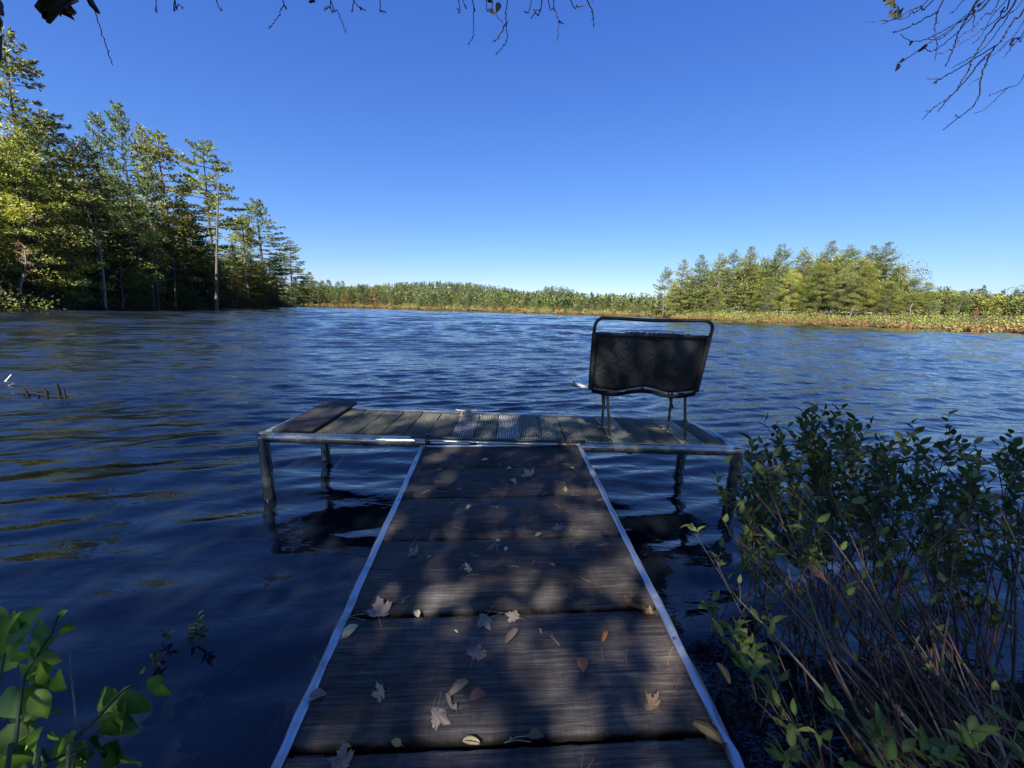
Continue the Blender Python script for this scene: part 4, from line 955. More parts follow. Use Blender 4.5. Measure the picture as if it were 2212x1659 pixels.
fl = [(818, 1323, 52, 'm0', 'grey', .3, 'grey maple leaf lying across the plank gap near the left edge rail'), (1040, 1342, 50, 'm1', 'grey', 2.4, 'greyish maple leaf overhanging the plank gap at the middle of the gangway'),
      (1108, 1332, 36, 'm3', 'beige', 1.0, 'beige maple leaf beside the grey one at the middle plank gap'), (1031, 1408, 52, 'm3', 'mauve', -.4, 'flat mauve-grey maple leaf alone on the wide fifth plank'),
      (940, 1552, 60, 'm1', 'grey', 2.9, 'large pale grey maple leaf at the foot of the leaf cluster'), (738, 1645, 48, 'm0', 'mauve', .2, 'dull brown maple leaf on the nearest plank'),
      (1372, 1312, 46, 'r0', 'brown', 1.0, 'curled brown leaf in the plank gap next to the right edge rail'), (1404, 1330, 34, 'm4', 'tan', 2.0, 'tan maple leaf next to the curled brown one by the right rail'),
      (757, 1366, 40, 'o0', 'pale', .9, 'pale cream oval leaf with a stalk near the left rail'), (901, 1327, 22, 'o1', 'pale', 2.0, 'small cream leaf at the plank gap between two grey maple leaves'),
      (1106, 1376, 42, 'r1', 'mauve', -.7, 'rolled leaf, pale at one end and brown at the other'), (1306, 1378, 28, 'r2', 'orange', -.6, 'small curled orange leaf on the wide fifth plank'),
      (1257, 1435, 38, 'o2', 'orange', 1.5, 'orange-brown oval leaf on the sunlit part of the fifth plank'), (1034, 1505, 38, 'o2', 'red', .4, 'reddish round leaf at the edge of the leaf cluster'),
      (990, 1490, 48, 'r0', 'beige', -.9, 'half rolled beige leaf topping the leaf cluster'), (820, 1503, 30, 'm2', 'beige', 2.0, 'small curled beige maple leaf apart from the cluster'),
      (686, 1507, 40, 'o1', 'mauve', .3, 'dull mauve leaf close to the left rail on the fifth plank'), (1408, 1523, 34, 'm2', 'tan', .5, 'crumbled tan leaf on the sunlit right part of the fifth plank'),
      (968, 1515, 30, 'r1', 'grey', .4, 'grey rolled leaf within the leaf cluster'), (978, 1538, 28, 'm4', 'grey', 1.7, 'torn grey leaf under the cluster by the large maple leaf'),
      (1018, 1606, 36, 'r0', 'pale', 1.4, 'white-backed curled leaf standing at the nearest plank gap'), (856, 1608, 26, 'o0', 'yellow', 2.8, 'yellow leaf in the nearest plank gap'), (748, 1616, 20, 'o1', 'yellow', .2, 'smaller yellow leaf stuck in the nearest plank gap by the left'),
      (1158, 1592, 34, 'o2', 'brown', .1, 'brown leaf pressed in the nearest plank gap'), (1528, 1588, 60, 'r2', 'tan', .8, 'crumpled tan leaf heap by the right rail at the nearest gap'), (1548, 1612, 40, 'm4', 'brown', 2.2, 'dark crumpled leaf under the tan one by the right rail'),
      (1103, 1598, 10, 'o0', 'green', 1.0, 'tiny light green leaf at the nearest plank gap'),
      (1012, 1233, 20, 'm2', 'beige', 2.1, 'small beige maple leaf on the fourth plank'), (1048, 995, 15, 'o0', 'pale', .1, 'cream leaf on the farthest plank'), (1101, 1013, 12, 'o1', 'pale', .4, 'small cream leaf at the farthest plank gap'),
      (1141, 1028, 27, 'm2', 'beige', .4, 'curled beige maple leaf on the second plank from the platform'), (1109, 1042, 20, 'o2', 'beige', -.9, 'beige leaf with long stalk on the second plank from the platform'),
      (948, 1014, 20, 'm1', 'mauve', 2.0, 'dull maple leaf at the farthest plank gap toward the left rail'), (1235, 1013, 13, 'o1', 'pale', 2.4, 'cream leaf at the farthest plank gap toward the right rail'),
      (1206, 1139, 36, 'm3', 'grey', .2, 'grey maple leaf on the third plank toward the right rail'), (1221, 1061, 12, 'm2', 'tan', 1.4, None), (994, 1056, 16, 'm1', 'mauve', .3, None), (1014, 1097, 16, 'o1', 'beige', .8, None), (893, 1197, 24, 'm2', 'grey', .9, 'small grey leaf on the fourth plank near the left rail'),
      (1079, 1168, 14, 'm1', 'beige', .1, None), (1164, 1157, 18, 'o0', 'beige', .3, None), (1094, 1187, 14, 'o1', 'pale', 1.1, None), (985, 1366, 12, 'r1', 'pale', .9, None), (929, 1204, 13, 'o2', 'mauve', .9, None), (1193, 1222, 14, 'o1', 'tan', 2.6, None), (1167, 1365, 13, 'r1', 'beige', .3, None), (915, 972, 10, 'o1', 'grey', .3, None), (1311, 1586, 12, 'r2', 'brown', .3, None)]
for f in fl: fallen(*f)
# shed pine needles
g_ = np.random.default_rng(12); m_ = MB()
for i in range(150):
    y = g_.uniform(ylo, 0); x = g_.uniform(-.5, .5) * pw_; th = g_.uniform(0, PI); L = g_.uniform(.04, .09)
    c = np.array([(.30, .20, .10), (.22, .15, .09), (.42, .33, .2)][g_.integers(3)])
    for q in range(g_.integers(1, 3)):
        t2 = th + g_.normal(0, .2); e = np.array([x + math.cos(t2) * L, y + math.sin(t2) * L, .004]); md = np.array([x + math.cos(t2 + .1) * L * .5, y + math.sin(t2 + .1) * L * .5, .007])
        m_.tube(np.array([(x, y, .004), md, e]), .0009, 3, tint=c, cap=False)
nd = obj('fallen_needles', m_.me('fallen_needles'), M['deadneedle']); nd.matrix_world = gm; tag(nd, kind='stuff')

# ------------------------------------------------------------------ shrub at the bank, right of the gangway
LEAFV = [mesh('shrub_leaf', *ovate(1, w, 5, f, c), vein(5)) for w, f, c in ((.42, .25, .12), (.5, .1, .35), (.36, .5, .2), (.46, -.15, -.15), (.40, .3, .55))]
def basis(d, up, roll=0.):
    d = np.array(d) / np.linalg.norm(d); n_ = np.array(up) - d * (np.array(up) @ d); n_ /= np.linalg.norm(n_) + 1e-9; b = np.cross(n_, d)
    c, s = math.cos(roll), math.sin(roll); n2 = n_ * c + b * s; b2 = np.cross(n2, d)
    return np.stack([d, b2, n2], 1)
def leafmats(lst):
    return lst
def shrub(name, label, stems, leaf_n, colors, seed, size=(.045, .075), maxpart=300, stemcol=(.10, .075, .06), cat='shrub', twigs=(4, 7), lo=.35, origin=(0, 0, 0), pair=False, twl=(.12, .28)):
    g_ = np.random.default_rng(seed); O = np.array(origin)
    root = empty(name, tuple(O), 0, label, cat)
    L = []
    for (pts, r, tc, lf) in stems:
        C = bez(pts, 12); m_ = MB(); m_.tube(C - O, np.linspace(r, max(.0012, r * .35), 12), 6, tint=tc)
        nt_ = g_.integers(*twigs) if lf > 0 else g_.integers(1, 4)
        for q in range(nt_):
            t_ = g_.uniform(lo, 1.0) if q else .97; f = t_ * 11; i0 = min(10, int(f)); p0 = C[i0] + (C[i0 + 1] - C[i0]) * (f - i0); d0 = C[i0 + 1] - C[i0]; d0 /= np.linalg.norm(d0)
            az = g_.uniform(0, 6.28); dd = d0 * .75 + np.array([math.cos(az), math.sin(az), g_.uniform(-.1, .6)]) * .65; dd /= np.linalg.norm(dd); l = g_.uniform(*twl)
            T = bez([p0, p0 + dd * l * .5 + g_.normal(0, .012, 3), p0 + (dd * .8 + np.array([0, 0, .25])) * l], 6)
            m_.tube(T - O, np.linspace(max(.0012, r * .35), .0008, 6), 4, tint=tc * np.array([1.0, .9, .85]), cap=False)
            if lf <= 0: continue
            nl = max(1, int(g_.integers(leaf_n[0], leaf_n[1]) * lf))
            for e in range(nl):
                s = .25 + .75 * (e + .7) / nl; f2 = min(4.99, s * 5); j = int(f2); pp = T[j] + (T[j + 1] - T[j]) * (f2 - j); td = T[j + 1] - T[j]; td /= np.linalg.norm(td)
                a2 = e * 2.4 + g_.uniform(-.5, .5); side = np.array([math.cos(a2), math.sin(a2), .15]); side -= td * (side @ td) * .6
                ld = td * .7 + side * g_.uniform(.5, 1.0); sz = g_.uniform(*size) * (1.1 if e == nl - 1 else 1)
                L.append((pp, basis(ld, np.array([0, 0, 1.]) + g_.normal(0, .4, 3)), sz, colors[g_.integers(len(colors))] * g_.uniform(.75, 1.25)))
        obj('stem', m_.me('stem', True), M['stem'], root)
    L.sort(key=lambda q: np.linalg.norm(q[0] - CAM) / q[2])
    for k, (pp, Bm, sz, c) in enumerate(L[:maxpart]):
        o = obj('leaf', LEAFV[k % 5], M['shrubleaf'], root); o.color = (*np.clip(c, 0, 1), 1)
        o.matrix_local = Matrix.Translation(pp - O) @ Matrix([list(r_) for r_ in Bm]).to_4x4() @ Matrix.Scale(sz, 4)
    if len(L) > maxpart:
        VV, QQ = ovate(1, .46, 4, .18, .15); V, F, T = [], [], []
        for k, (pp, Bm, sz, c) in enumerate(L[maxpart:]):
            V.append((VV * sz) @ Bm.T + pp - O); F.append(QQ + k * len(VV)); T.append(np.tile(c, (len(VV), 1)))
        o = obj('leaf', mesh('leaf_mass', np.concatenate(V), np.concatenate(F), np.concatenate(T)), M['shrubleaf'], root); o['kind'] = 'stuff'
    return root
gr = np.random.default_rng(41)
DG = [np.array(c) for c in ((.055, .080, .024), (.070, .098, .026), (.046, .070, .024), (.11, .125, .03), (.060, .085, .028))]
MG = [np.array(c) for c in ((.13, .18, .045), (.17, .22, .06), (.11, .16, .04), (.22, .23, .055), (.09, .14, .04))]
def stem_to(px, py, Y, bx, by, r, tc, lf, bend=.0):
    top = dep(px, py, Y); zb = gz(bx, by) - .03; b = np.array([bx, by, zb])
    m1 = b + (top - b) * .35 + np.array([bend, gr.normal(0, .03), .06]); m2 = b + (top - b) * .7 + np.array([bend * .7, gr.normal(0, .03), .05])
    return ([b, m1, m2, top], r, tc, lf)
def brown(): return np.array([(.045, .032, .026), (.06, .042, .032), (.035, .024, .02), (.075, .03, .022)][gr.integers(4)]) * gr.uniform(.8, 1.3)
st_ = []
# upper leafy mass: tops spread over the outline of the bush
outl = ([1500, 1560, 1640, 1700, 1760, 1840, 1900, 1980, 2050, 2120, 2212, 2300], [1130, 1050, 975, 965, 915, 872, 935, 960, 985, 985, 985, 990])
for i in range(84):
    px = gr.uniform(1600, 2330); ytop = np.interp(px, *outl); py = ytop + abs(gr.normal(0, 1)) * 105 + 12; Y = gr.uniform(1.55, 2.25)
    top = dep(px, py, Y); bx = top[0] * .55 + .62 + gr.normal(0, .22); by = min(1.55, Y - gr.uniform(.25, .75)); 
    st_.append(stem_to(px, py, Y, bx, by, gr.uniform(.003, .0055), brown(), .85, gr.normal(0, .05)))
bush1 = shrub('bank_shrub', 'tall dense shrub with dark leaves and many thin stems at the water beside the gangway', st_, (6, 11), DG * 3 + MG[2:3], 42, (.036, .060), lo=.46, origin=(2.0, 1.5, .1), twigs=(5, 9), twl=(.10, .26))
# bare lower stems sweeping out of the bank; sunlight is put into their lighter brown
st2 = []
for i in range(46):
    px = gr.uniform(1560, 2150); py = gr.uniform(1130, 1420) if i % 2 else gr.uniform(1010, 1200); Y = gr.uniform(1.25, 1.75)
    bx = gr.uniform(1.25, 1.95); by = gr.uniform(.75, 1.2)
    st2.append(stem_to(px, py, Y, bx, by, gr.uniform(.003, .0065), np.array([(.115, .07, .045), (.145, .10, .065), (.095, .045, .032)][i % 3]) * gr.uniform(.8, 1.2), .16, gr.normal(-.03, .05)))
for (px, py, Y, bx, by, r) in ((1745, 1330, 1.4, 1.55, .95, .011), (1590, 1290, 1.35, 1.35, .95, .008), (1660, 1215, 1.5, 1.45, 1.0, .007), (2080, 1500, 1.05, 1.5, .8, .009)):
    st2.append(stem_to(px, py, Y, bx, by, r, np.array((.24, .19, .13)), .1, -.02))
shrub('bank_shrub', 'leggy bare-stemmed shrub leaning toward the gangway rail in front of the dense dark one', st2, (3, 6), MG + DG[:2], 43, (.03, .055), lo=.5, origin=(1.6, 1.0, .1), twigs=(3, 7), twl=(.08, .2))
# light green sprigs along the near side
st3 = []
for px, py, Y, bx, by in ((1560, 1370, 1.28, 1.15, .95), (1585, 1400, 1.2, 1.12, .9), (1530, 1330, 1.35, 1.15, 1.0), (1600, 1440, 1.15, 1.15, .85), (1620, 1500, 1.05, 1.1, .8), (1760, 1150, 1.6, 1.7, 1.1), (1820, 1165, 1.6, 1.75, 1.1), (1720, 1185, 1.55, 1.6, 1.05), (1650, 1060, 1.9, 1.4, 1.3), (1545, 1090, 1.8, 1.25, 1.2), (1500, 1150, 1.7, 1.2, 1.15)):
    st3.append(stem_to(px, py, Y, bx, by, .0028, np.array((.15, .12, .06)), 1., -.02))
shrub('green_sprigs', 'light green leafy sprigs growing along the gangway rail under the shrubs', st3, (3, 6), MG, 44, (.035, .06), lo=.45, origin=(1.3, .9, .1), cat='plant', twigs=(3, 6), twl=(.05, .14))
st4 = []
for px, py, Y, bx, by in ((1830, 1560, .95, 1.35, .72), (1760, 1590, .95, 1.2, .72), (1890, 1600, .9, 1.4, .7), (2180, 1590, .85, 1.45, .68), (2130, 1620, .85, 1.4, .66), (1690, 1640, .9, 1.1, .7), (2010, 1640, .85, 1.3, .66)):
    st4.append(stem_to(px, py, Y, bx, by, .003, np.array((.13, .12, .05)), 1., 0))
shrub('broad_leaf_weed', 'broad-leaved green weed at the foot of the shrubs', st4, (3, 5), MG[:4], 45, (.04, .062), lo=.6, origin=(1.35, .75, .1), cat='plant', twigs=(3, 5), twl=(.03, .08))
# dry leaves caught low in the shrub
for (px, py, Y, c, k) in ((1775, 1240, 1.5, 'tan', 'r0'), (1545, 1345, 1.3, 'tan', 'm4'), (1905, 1585, .95, 'orange', 'm2'), (1880, 1330, 1.2, 'tan', 'r1'), (2145, 1545, .95, 'brown', 'm4'), (1560, 1455, 1.15, 'tan', 'r2')):
    o = obj('dry_leaf', ({'r': ROLLED, 'm': MAPLE}[k[0]])[int(k[1])], M['dry'], None, tuple(dep(px, py, Y)), (gr.uniform(0, 3), gr.uniform(0, 3), gr.uniform(0, 6))); s = gr.uniform(.05, .07); o.scale = (s, s, s); o.color = (*LC[c], 1)
    tag(o, 'withered leaf caught among the bare stems of the shrubs', 'leaf', 'withered leaves caught in the shrubs')
# litter on the bank under the shrubs
g_ = np.random.default_rng(9); P = np.stack([g_.uniform(.7, 3.2, 1500), g_.uniform(.2, 1.5, 1500)], 1); d = sdist(P[:, 0], P[:, 1]); P = P[d > .02]; P = np.column_stack([P, ground_z(P[:, 0], P[:, 1]) + .012])
ci = np.array([(.14, .09, .05), (.20, .13, .07), (.09, .07, .05), (.24, .18, .11)])[g_.integers(4, size=len(P))]
V, F, tv = leaves(P, g_, .055, 1.2, ci); o = obj('leaf_litter', mesh('leaf_litter', V, F, tv), M['dry']); tag(o, kind='stuff')

# ------------------------------------------------------------------ broad-leaved plant, lower left
BROAD = [mesh('broad_leaf', *ovate(1, .58 + .05 * i, 9, .16, .18 + .1 * i), vein(9)) for i in range(3)]
pl = empty('broad_leaf_plant', (-1.15, .62, gz(-1.15, .62)), 0, 'plant with large oval green leaves rising from the bank, away from the shrubs', 'plant')
PO = np.array(pl.location)
BGm = [np.array(c) for c in ((.11, .19, .026), (.14, .22, .030), (.19, .26, .038), (.08, .15, .035))]
for pts in ([(560, 1700, .72), (570, 1480, .86), (780, 1270, .92), (950, 1090, .97), (1040, 1010, .99), (1220, 930, 1.02)], [(60, 1650, .75), (120, 1500, .85), (190, 950, .95), (300, 740, .97), (420, 560, 1.0), (480, 400, 1.02)], [(-200, 1500, .7), (-60, 1200, .85), (30, 760, .95), (60, 450, 1.0)], [(300, 1700, .7), (420, 1600, .8), (700, 1500, .86), (880, 1530, .88)]):
    Q3 = [dep(.2622 * x, 1224 + .2622 * y, Y) for x, y, Y in pts]
    base = np.array([Q3[0][0] * .9 - .08, .55, gz(Q3[0][0], .55)])
    m_ = MB(); C = bez([base] + Q3, 20); m_.tube(C - PO, np.linspace(.006, .0022, 20), 6, tint=(.05, .06, .025)); obj('stem', m_.me('stem', True), M['stem'], pl)
bl = [(470, 470, 130, -70, 1.02), (360, 450, 110, 160, 1.0), (520, 500, 120, 35, 1.0), (230, 560, 290, 185, .98), (300, 740, 230, -55, .98), (60, 700, 330, 250, .93), (330, 770, 230, 80, .97), (60, 1000, 300, 85, .95), (150, 1000, 260, 100, .96), (300, 1010, 300, 75, .95), (240, 1380, 220, 190, .9), (140, 1480, 240, 150, .88), (620, 1470, 300, 170, .86),
      (880, 1290, 210, 140, .92), (900, 1260, 320, 60, .92), (1060, 1010, 330, 65, .98), (1210, 930, 200, 25, 1.02), (1330, 960, 200, 80, 1.0), (1040, 1100, 190, 145, .97), (800, 1380, 300, 85, .9), (720, 1440, 270, 110, .88), (560, 1560, 250, 60, .85), (350, 1560, 260, 120, .83), (60, 1300, 330, 75, .9), (900, 1520, 130, 80, .88), (1180, 880, 70, -100, 1.02), (930, 1200, 60, -60, .94), (0, 480, 260, 230, 1.0), (480, 860, 190, 95, .97), (20, 1560, 300, 40, .83)]
gb = np.random.default_rng(17)
bl += [(x + gb.normal(0, 75), y + gb.normal(40, 80), ln * gb.uniform(.6, .95), ang + gb.normal(0, 50), Y + gb.uniform(.02, .10)) for x, y, ln, ang, Y in bl if y > 450 and x < 1150]
bl += [(gb.uniform(0, 420), gb.uniform(500, 1600), gb.uniform(140, 230), gb.uniform(0, 360), gb.uniform(.95, 1.1)) for _ in range(22)] + [(gb.uniform(420, 1150), gb.uniform(1250, 1600), gb.uniform(140, 220), gb.uniform(20, 160), gb.uniform(.88, 1.0)) for _ in range(12)]
for k, (x, y, ln, ang, Y) in enumerate(bl):
    p0 = dep(.2622 * x, 1224 + .2622 * y, Y); p1 = dep(.2622 * (x + ln * math.cos(math.radians(ang))), 1224 + .2622 * (y + ln * math.sin(math.radians(ang))), Y + gb.normal(.0, .03))
    d = p1 - p0; L_ = np.linalg.norm(d) * .86
    Bm = basis(d, np.array([gb.normal(0, .35), -.75 + gb.normal(0, .3), .8])); c = BGm[k % 4] * gb.uniform(.8, 1.25)
    o = obj('leaf', BROAD[k % 3], M['shrubleaf'], pl); o.color = (*c, 1)
    o.matrix_local = Matrix.Translation(p0 - PO) @ Matrix([list(r_) for r_ in Bm]).to_4x4() @ Matrix.Scale(L_, 4)
# dry stalk
Q3 = [dep(.2622 * x, 1224 + .2622 * y, Y) for x, y, Y in ((650, 1500, .88), (635, 1350, .9), (600, 1000, .95), (585, 880, .96), (572, 705, .98))]
m_ = MB(); m_.tube(bez([np.array([Q3[0][0], .6, gz(Q3[0][0], .6)])] + Q3, 16), np.linspace(.004, .002, 16), 6, tint=(.12, .11, .11)); tag(obj('dry_stalk', m_.me('dry_stalk', True), M['stem']), 'thin bare dry stalk standing among the large oval leaves', 'stalk')
# weed breaking the water surface
wd = []
for (x, y) in ((1600, 640), (1330, 640), (1280, 760), (1620, 520)):
    p = at(.2622 * x, 1224 + .2622 * y, .012); wd.append(([p + np.array([.02, .02, -.12]), p + np.array([0, .01, -.04]), p], .0018, np.array((.05, .07, .03)), 1.))
shrub('water_weed', 'dim tuft of dark weed floating in the shaded water between plant and gangway', wd, (4, 7), [np.array((.05, .08, .03)), np.array((.07, .10, .035))], 51, (.025, .04), lo=.7, origin=tuple(at(400, 1400, 0)), cat='weed', twigs=(2, 4), twl=(.03, .08))

# ------------------------------------------------------------------ overhanging trees: trunks and crowns on the bank behind, twigs hanging into view
def hanging(name, label, trunk_pts, r, barkc, twigs, hang_leaves, Y0, crown, crown_at, crown_scale, limb_h, seed, leafcol, twr=.0022):
    g_ = np.random.default_rng(seed); root = empty(name, tuple(trunk_pts[0]), 0, label, 'tree'); O = np.array(trunk_pts[0])
    m_ = MB(); C = bez(trunk_pts, 16); m_.tube(C - O, np.linspace(r, r * .3, 16), 10); tr = obj('trunk', m_.me('trunk', True), M['bark'], root); tr.color = (*barkc, 1)
    # the limbs the twigs grow from, running forward above the view
    tips = []
    for tw, rr in twigs:
        Y = Y0 + g_.uniform(-.25, .35)
        P = [dep(px, py, Y + .012 * k) for k, (px, py) in enumerate(tw)]; tips.append((P, rr, tw[0][1] <= 12 or tw[0][0] >= 2205))
    starts = np.array([P[0] for P, rr, top in tips if top])
    order = np.argsort(starts[:, 0]); ns = max(1, len(starts) // 6)
    hubs = [starts[g].mean(0) + np.array([g_.normal(.0, .1), -.35, limb_h]) for g in np.array_split(order, ns)]
    top = C[-4]
    for h in hubs:
        lm = MB(); lm.tube(bez([C[9], (C[9] + top) / 2 + (h - top) * .25 + np.array([0, 0, .25]), (h + top) / 2 + np.array([0, 0, .3]), h], 14) - O, np.linspace(r * .35, .008, 14), 8); o = obj('limb', lm.me('limb', True), M['bark'], root); o.color = (*barkc, 1)
    for P, rr, topq in tips:
        pts = list(P)
        if topq:
            h = hubs[int(np.argmin([np.linalg.norm(h[:2] - P[0][:2]) for h in hubs]))]
            pts = [h, (h + P[0]) / 2 + (P[0] - P[1]) / (np.linalg.norm(P[0] - P[1]) + 1e-6) * .10] + pts
        Cq = bez(pts, 7 * len(pts)); 
        Cq[1:-1] += g_.normal(0, .0022, Cq[1:-1].shape)
        mt = MB(); mt.tube(Cq - O, np.linspace(rr * 1.5, rr * .75, len(Cq)), 5, tint=(.055, .042, .045))
        for k in range(3, len(Cq) - 1, 3):           # buds
            if g_.random() < .6:
                dq = unit(Cq[k + 1] - Cq[k] + g_.normal(0, .006, 3)); mt.tube([Cq[k] - O, Cq[k] - O + dq * .007 + g_.normal(0, .003, 3)], [rr * 1.3, rr * .5], 4, tint=(.05, .035, .035), cap=False)
        obj('twig', mt.me('twig', True), M['stem'], root)
    for (px, py, sz, kind, c, ry) in hang_leaves:
        p = dep(px, py, Y0); s = sz / FPX * Y0 * 1.1
        me = {'r': ROLLED, 'm': MAPLE, 'o': OVALL}[kind[0]][int(kind[1])]
        o = obj('leaf', me, M['dry'], root); o.color = (*c, 1)
        o.matrix_local = Matrix.Translation(p - O) @ Matrix.Rotation(ry, 4, 'Y') @ Matrix.Rotation(PI / 2 + g_.normal(0, .3), 4, 'X') @ Matrix.Scale(s, 4)
    for k, (cpos, cs) in enumerate(zip(crown_at, crown_scale)):
        o = obj('crown', crown[k % len(crown)], M['leaf'], root, tuple(np.array(cpos) - O), (0, 0, k * 1.7)); o.scale = cs; o.color = (*leafcol, 1)
    return root
z3 = lambda *q: [((2550 + .2531 * x) / 1.3888, .2531 * y / 1.3888) for x, y in q]
TW = [z3((1660, 0), (1500, 140), (1330, 330), (1180, 470), (1040, 570), (940, 605), (880, 560)), z3((1650, 0), (1420, 180), (1180, 320), (990, 420), (850, 485), (720, 480), (595, 410)), z3((1520, 0), (1480, 130), (1250, 300), (1080, 420), (890, 540), (740, 650), (640, 705), (560, 750)),
      z3((1110, 0), (1035, 140), (900, 210), (740, 300), (600, 360), (500, 380)), z3((1035, 140), (1015, 260), (1005, 400), (1035, 530), (1020, 640), (1000, 710)), z3((980, 0), (830, 75), (680, 140), (600, 190), (430, 240), (190, 255)), z3((920, 0), (740, 145), (650, 215), (500, 230), (315, 315)),
      z3((1900, 0), (1830, 90), (1770, 200), (1660, 290), (1480, 410), (1260, 550), (1170, 600), (1020, 640)), z3((1770, 0), (1600, 170), (1480, 310), (1330, 420), (1270, 500)), z3((2080, 90), (1950, 230), (1870, 350), (1800, 470), (1740, 530), (1480, 690), (1300, 805), (1080, 930), (990, 995)),
      z3((1740, 530), (1670, 620), (1530, 750), (1400, 920), (1260, 1075), (1100, 1200), (970, 1300), (855, 1415)), z3((1670, 620), (1620, 740), (1560, 910), (1530, 1140), (1440, 1280), (1280, 1400), (1100, 1540)), z3((1980, 0), (1750, 260), (1610, 440), (1510, 600), (1440, 730), (1410, 830), (1330, 950), (1260, 1075), (1140, 1200), (1040, 1320)),
      z3((2080, 875), (1870, 1040), (1720, 1180), (1580, 1310), (1465, 1340)), z3((2050, 0), (1900, 150), (1780, 330), (1560, 600), (1400, 700), (1210, 810)), z3((2080, 340), (1990, 460), (1900, 580), (1820, 690)), z3((1510, 0), (1440, 130), (1320, 330), (1260, 480), (1210, 620), (1130, 790)), z3((2080, 220), (1930, 440), (1770, 610)),
      z3((1350, 0), (1190, 160)), z3((1870, 1040), (1750, 1095), (1640, 1140)), z3((1560, 910), (1410, 995)), z3((1080, 930), (895, 935)), z3((970, 1300), (885, 1325)), z3((1470, 160), (1450, 380)), z3((1600, 0), (1540, 40), (1300, 250), (1100, 440), (900, 470)), z3((2080, 400), (2010, 440), (1880, 480), (1700, 650), (1500, 760)), z3((1280, 1400), (1250, 1355)), z3((1850, 0), (1700, 160), (1560, 420), (1450, 520))]
TWr = [.0024, .0022, .0024, .0024, .0018, .0022, .0018, .0022, .0018, .0036, .0028, .0026, .003, .0018, .0022, .0018, .0028, .0015, .002, .0012, .0013, .0013, .0012, .0014, .0022, .0016, .0012, .0018]
hl = [(*z3((505, 25))[0], 24, 'm1', (.03, .035, .015), .3), (*z3((575, 95))[0], 18, 'm3', (.03, .03, .015), .9), (*z3((585, 160))[0], 15, 'm0', (.03, .03, .02), 2.0), (*z3((495, 180))[0], 15, 'm2', (.05, .05, .03), 1.0), (*z3((555, 800))[0], 13, 'o1', (.04, .03, .02), 1.8), (*z3((860, 570))[0], 15, 'r0', (.05, .035, .03), .8), (*z3((610, 722))[0], 14, 'r1', (.04, .03, .025), .9), (*z3((1900, 520))[0], 12, 'm4', (.15, .08, .05), .3), (*z3((410, 8))[0], 12, 'm4', (.04, .04, .02), .3), (*z3((712, 515))[0], 9, 'r2', (.04, .03, .03), .4)]
SHADE = [leafy_mesh(61, 16, 4.2, .30, 105, 80, .19, 1.0), leafy_mesh(62, 16, 4.6, .35, 112, 72, .18, 1.1)]
hanging('overhanging_birch', 'birch over the bank whose fine drooping twigs fill the top right corner of the sky', [(3.6, -1.6, gz(3.6, -1.6) - .1), (3.5, -1.5, 2.2), (3.3, -1.3, 4.2), (3.1, -1.1, 6.5), (3.0, -1.0, 8.0)], .11, (.34, .31, .28), list(zip(TW, TWr)), hl, 2.4, [SHADE[0][1]], [(3.4, -4.6, .8)], [(.75, .75, .8)], .6, 5, (.11, .15, .035))
z2 = lambda *q: [((700 + .5425 * x) / 1.3888, .5425 * y / 1.3888) for x, y in q]
z1 = lambda *q: [(.3165 * x / 1.3888, .3165 * y / 1.3888) for x, y in q]
TM = [z2((275, 0), (280, 30), (240, 105), (195, 160)), z2((540, 0), (575, 60), (605, 130), (625, 185)), z2((540, 5), (525, 40), (500, 55)), z2((670, 0), (660, 40), (655, 70)), z2((670, 5), (700, 40), (735, 60)), z2((812, 0), (820, 55), (848, 72)), z2((1320, 0), (1330, 60), (1325, 200), (1295, 245)), z2((1430, 0), (1440, 60), (1490, 130)), z2((1513, 0), (1508, 125), (1515, 215), (1480, 275), (1450, 303)), z2((1508, 125), (1465, 205), (1432, 233)),
      z2((1650, 0), (1605, 65)), z2((1705, 0), (1655, 60)), z2((1700, 20), (1670, 70), (1643, 97)), z2((1740, 0), (1770, 45), (1798, 115), (1792, 225)), z2((1798, 115), (1825, 132)), z2((1865, 0), (1900, 30), (1925, 35), (1990, 10)), z2((1960, 0), (1985, 60), (1995, 150)), z2((1245, 0), (1237, 48)), z2((1265, 0), (1285, 28)), z2((1400, 0), (1420, 50)), z2((1770, 0), (1772, 45)),
      z1((1470, 0), (1490, 65)), z1((1655, 0), (1662, 55)), z1((1655, 0), (1690, 40), (1735, 90)), z1((2050, 0), (2105, 78))]
hm = [(*z2((1432, 68))[0], 13, 'o0', (.40, .38, .10), .9), (*z2((1463, 42))[0], 16, 'o1', (.05, .07, .03), 1.9), (*z2((437, 12))[0], 12, 'r1', (.03, .025, .02), 1.5), (*z2((1418, 4))[0], 10, 'o2', (.04, .05, .02), .5)]
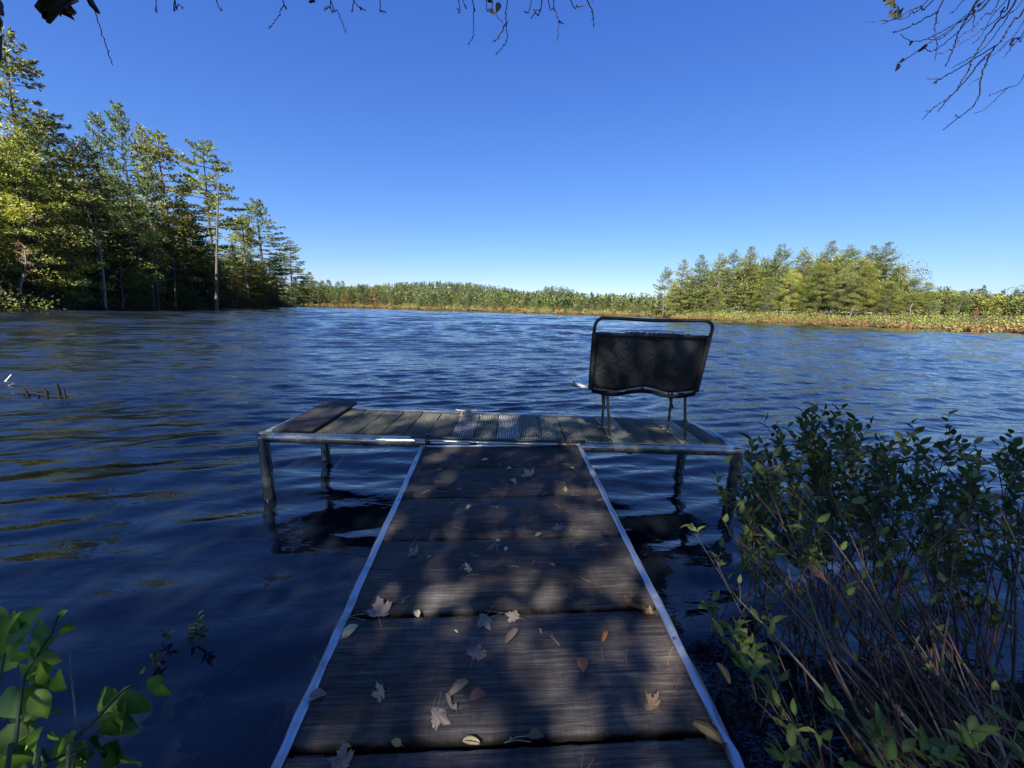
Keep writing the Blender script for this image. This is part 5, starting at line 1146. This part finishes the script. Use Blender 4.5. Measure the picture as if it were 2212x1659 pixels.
hanging('overhanging_maple', 'maple behind the gangway with short bare twigs hanging along the top of the sky', [(-2.4, -3.4, gz(-2.4, -3.4) - .1), (-2.3, -3.2, 2.5), (-2.1, -2.9, 5.0), (-2.0, -2.8, 8.0), (-2.0, -2.8, 10.0)], .17, (.14, .12, .10), [(q, .0022) for q in TM], hm, 2.2, [SHADE[1][1]], [(-3.1, -5.2, 1.0)], [(.85, .85, .8)], .55, 6, (.10, .14, .035))
TL = [z1((865, 0), (900, 110), (965, 310), (1030, 500), (1070, 620)), z1((640, 0), (665, 40), (680, 90))]
hlf = [(*z1((560, 60))[0], 62, 'r1', (.05, .055, .028), .9), (*z1((560, 100))[0], 56, 'r0', (.035, .045, .02), .8), (*z1((690, 105))[0], 16, 'm4', (.14, .11, .07), .5), (*z1((890, 38))[0], 26, 'r2', (.03, .03, .03), -.35), (*z1((28, 90))[0], 28, 'r2', (.03, .03, .03), -.3), (*z1((0, 270))[0], 30, 'm2', (.05, .05, .03), .7), (*z1((5, 470))[0], 46, 'r1', (.05, .05, .03), .1), (*z1((540, 10))[0], 40, 'm1', (.045, .055, .03), 1.2)]
hanging('overhanging_alder', 'overhanging tree showing one thin twig and big dark curled leaves against the sky', [(-4.6, -2.0, gz(-4.6, -2.0) - .1), (-4.4, -1.8, 2.2), (-4.0, -1.2, 4.4), (-3.8, -1.0, 7.0)], .10, (.12, .10, .09), [(q, .0026) for q in TL], hlf, 2.2, [SHADE[0][1]], [(-4.9, -5.5, .6)], [(.8, .8, .85)], .5, 7, (.10, .13, .035))
# two more trees of the near bank that shade the dock
for x, y, s, k in ((-7.5, -9.0, 1.0, 0), (.4, -9.5, .95, 1), (-3.2, -14.5, 1.0, 0)):
    r = empty('bank_tree', (x, y, gz(x, y) - .1), x, 'leafy tree on the near bank behind the gangway that shades it', 'tree', 'shade trees of the near bank'); r.scale = (s, s, s)
    tr = obj('trunk', SHADE[k][0], M['bark'], r); tr.color = (*BARK['grey'], 1); cr = obj('crown', SHADE[k][1], M['leaf'], r); cr.color = (.10, .14, .035, 1)
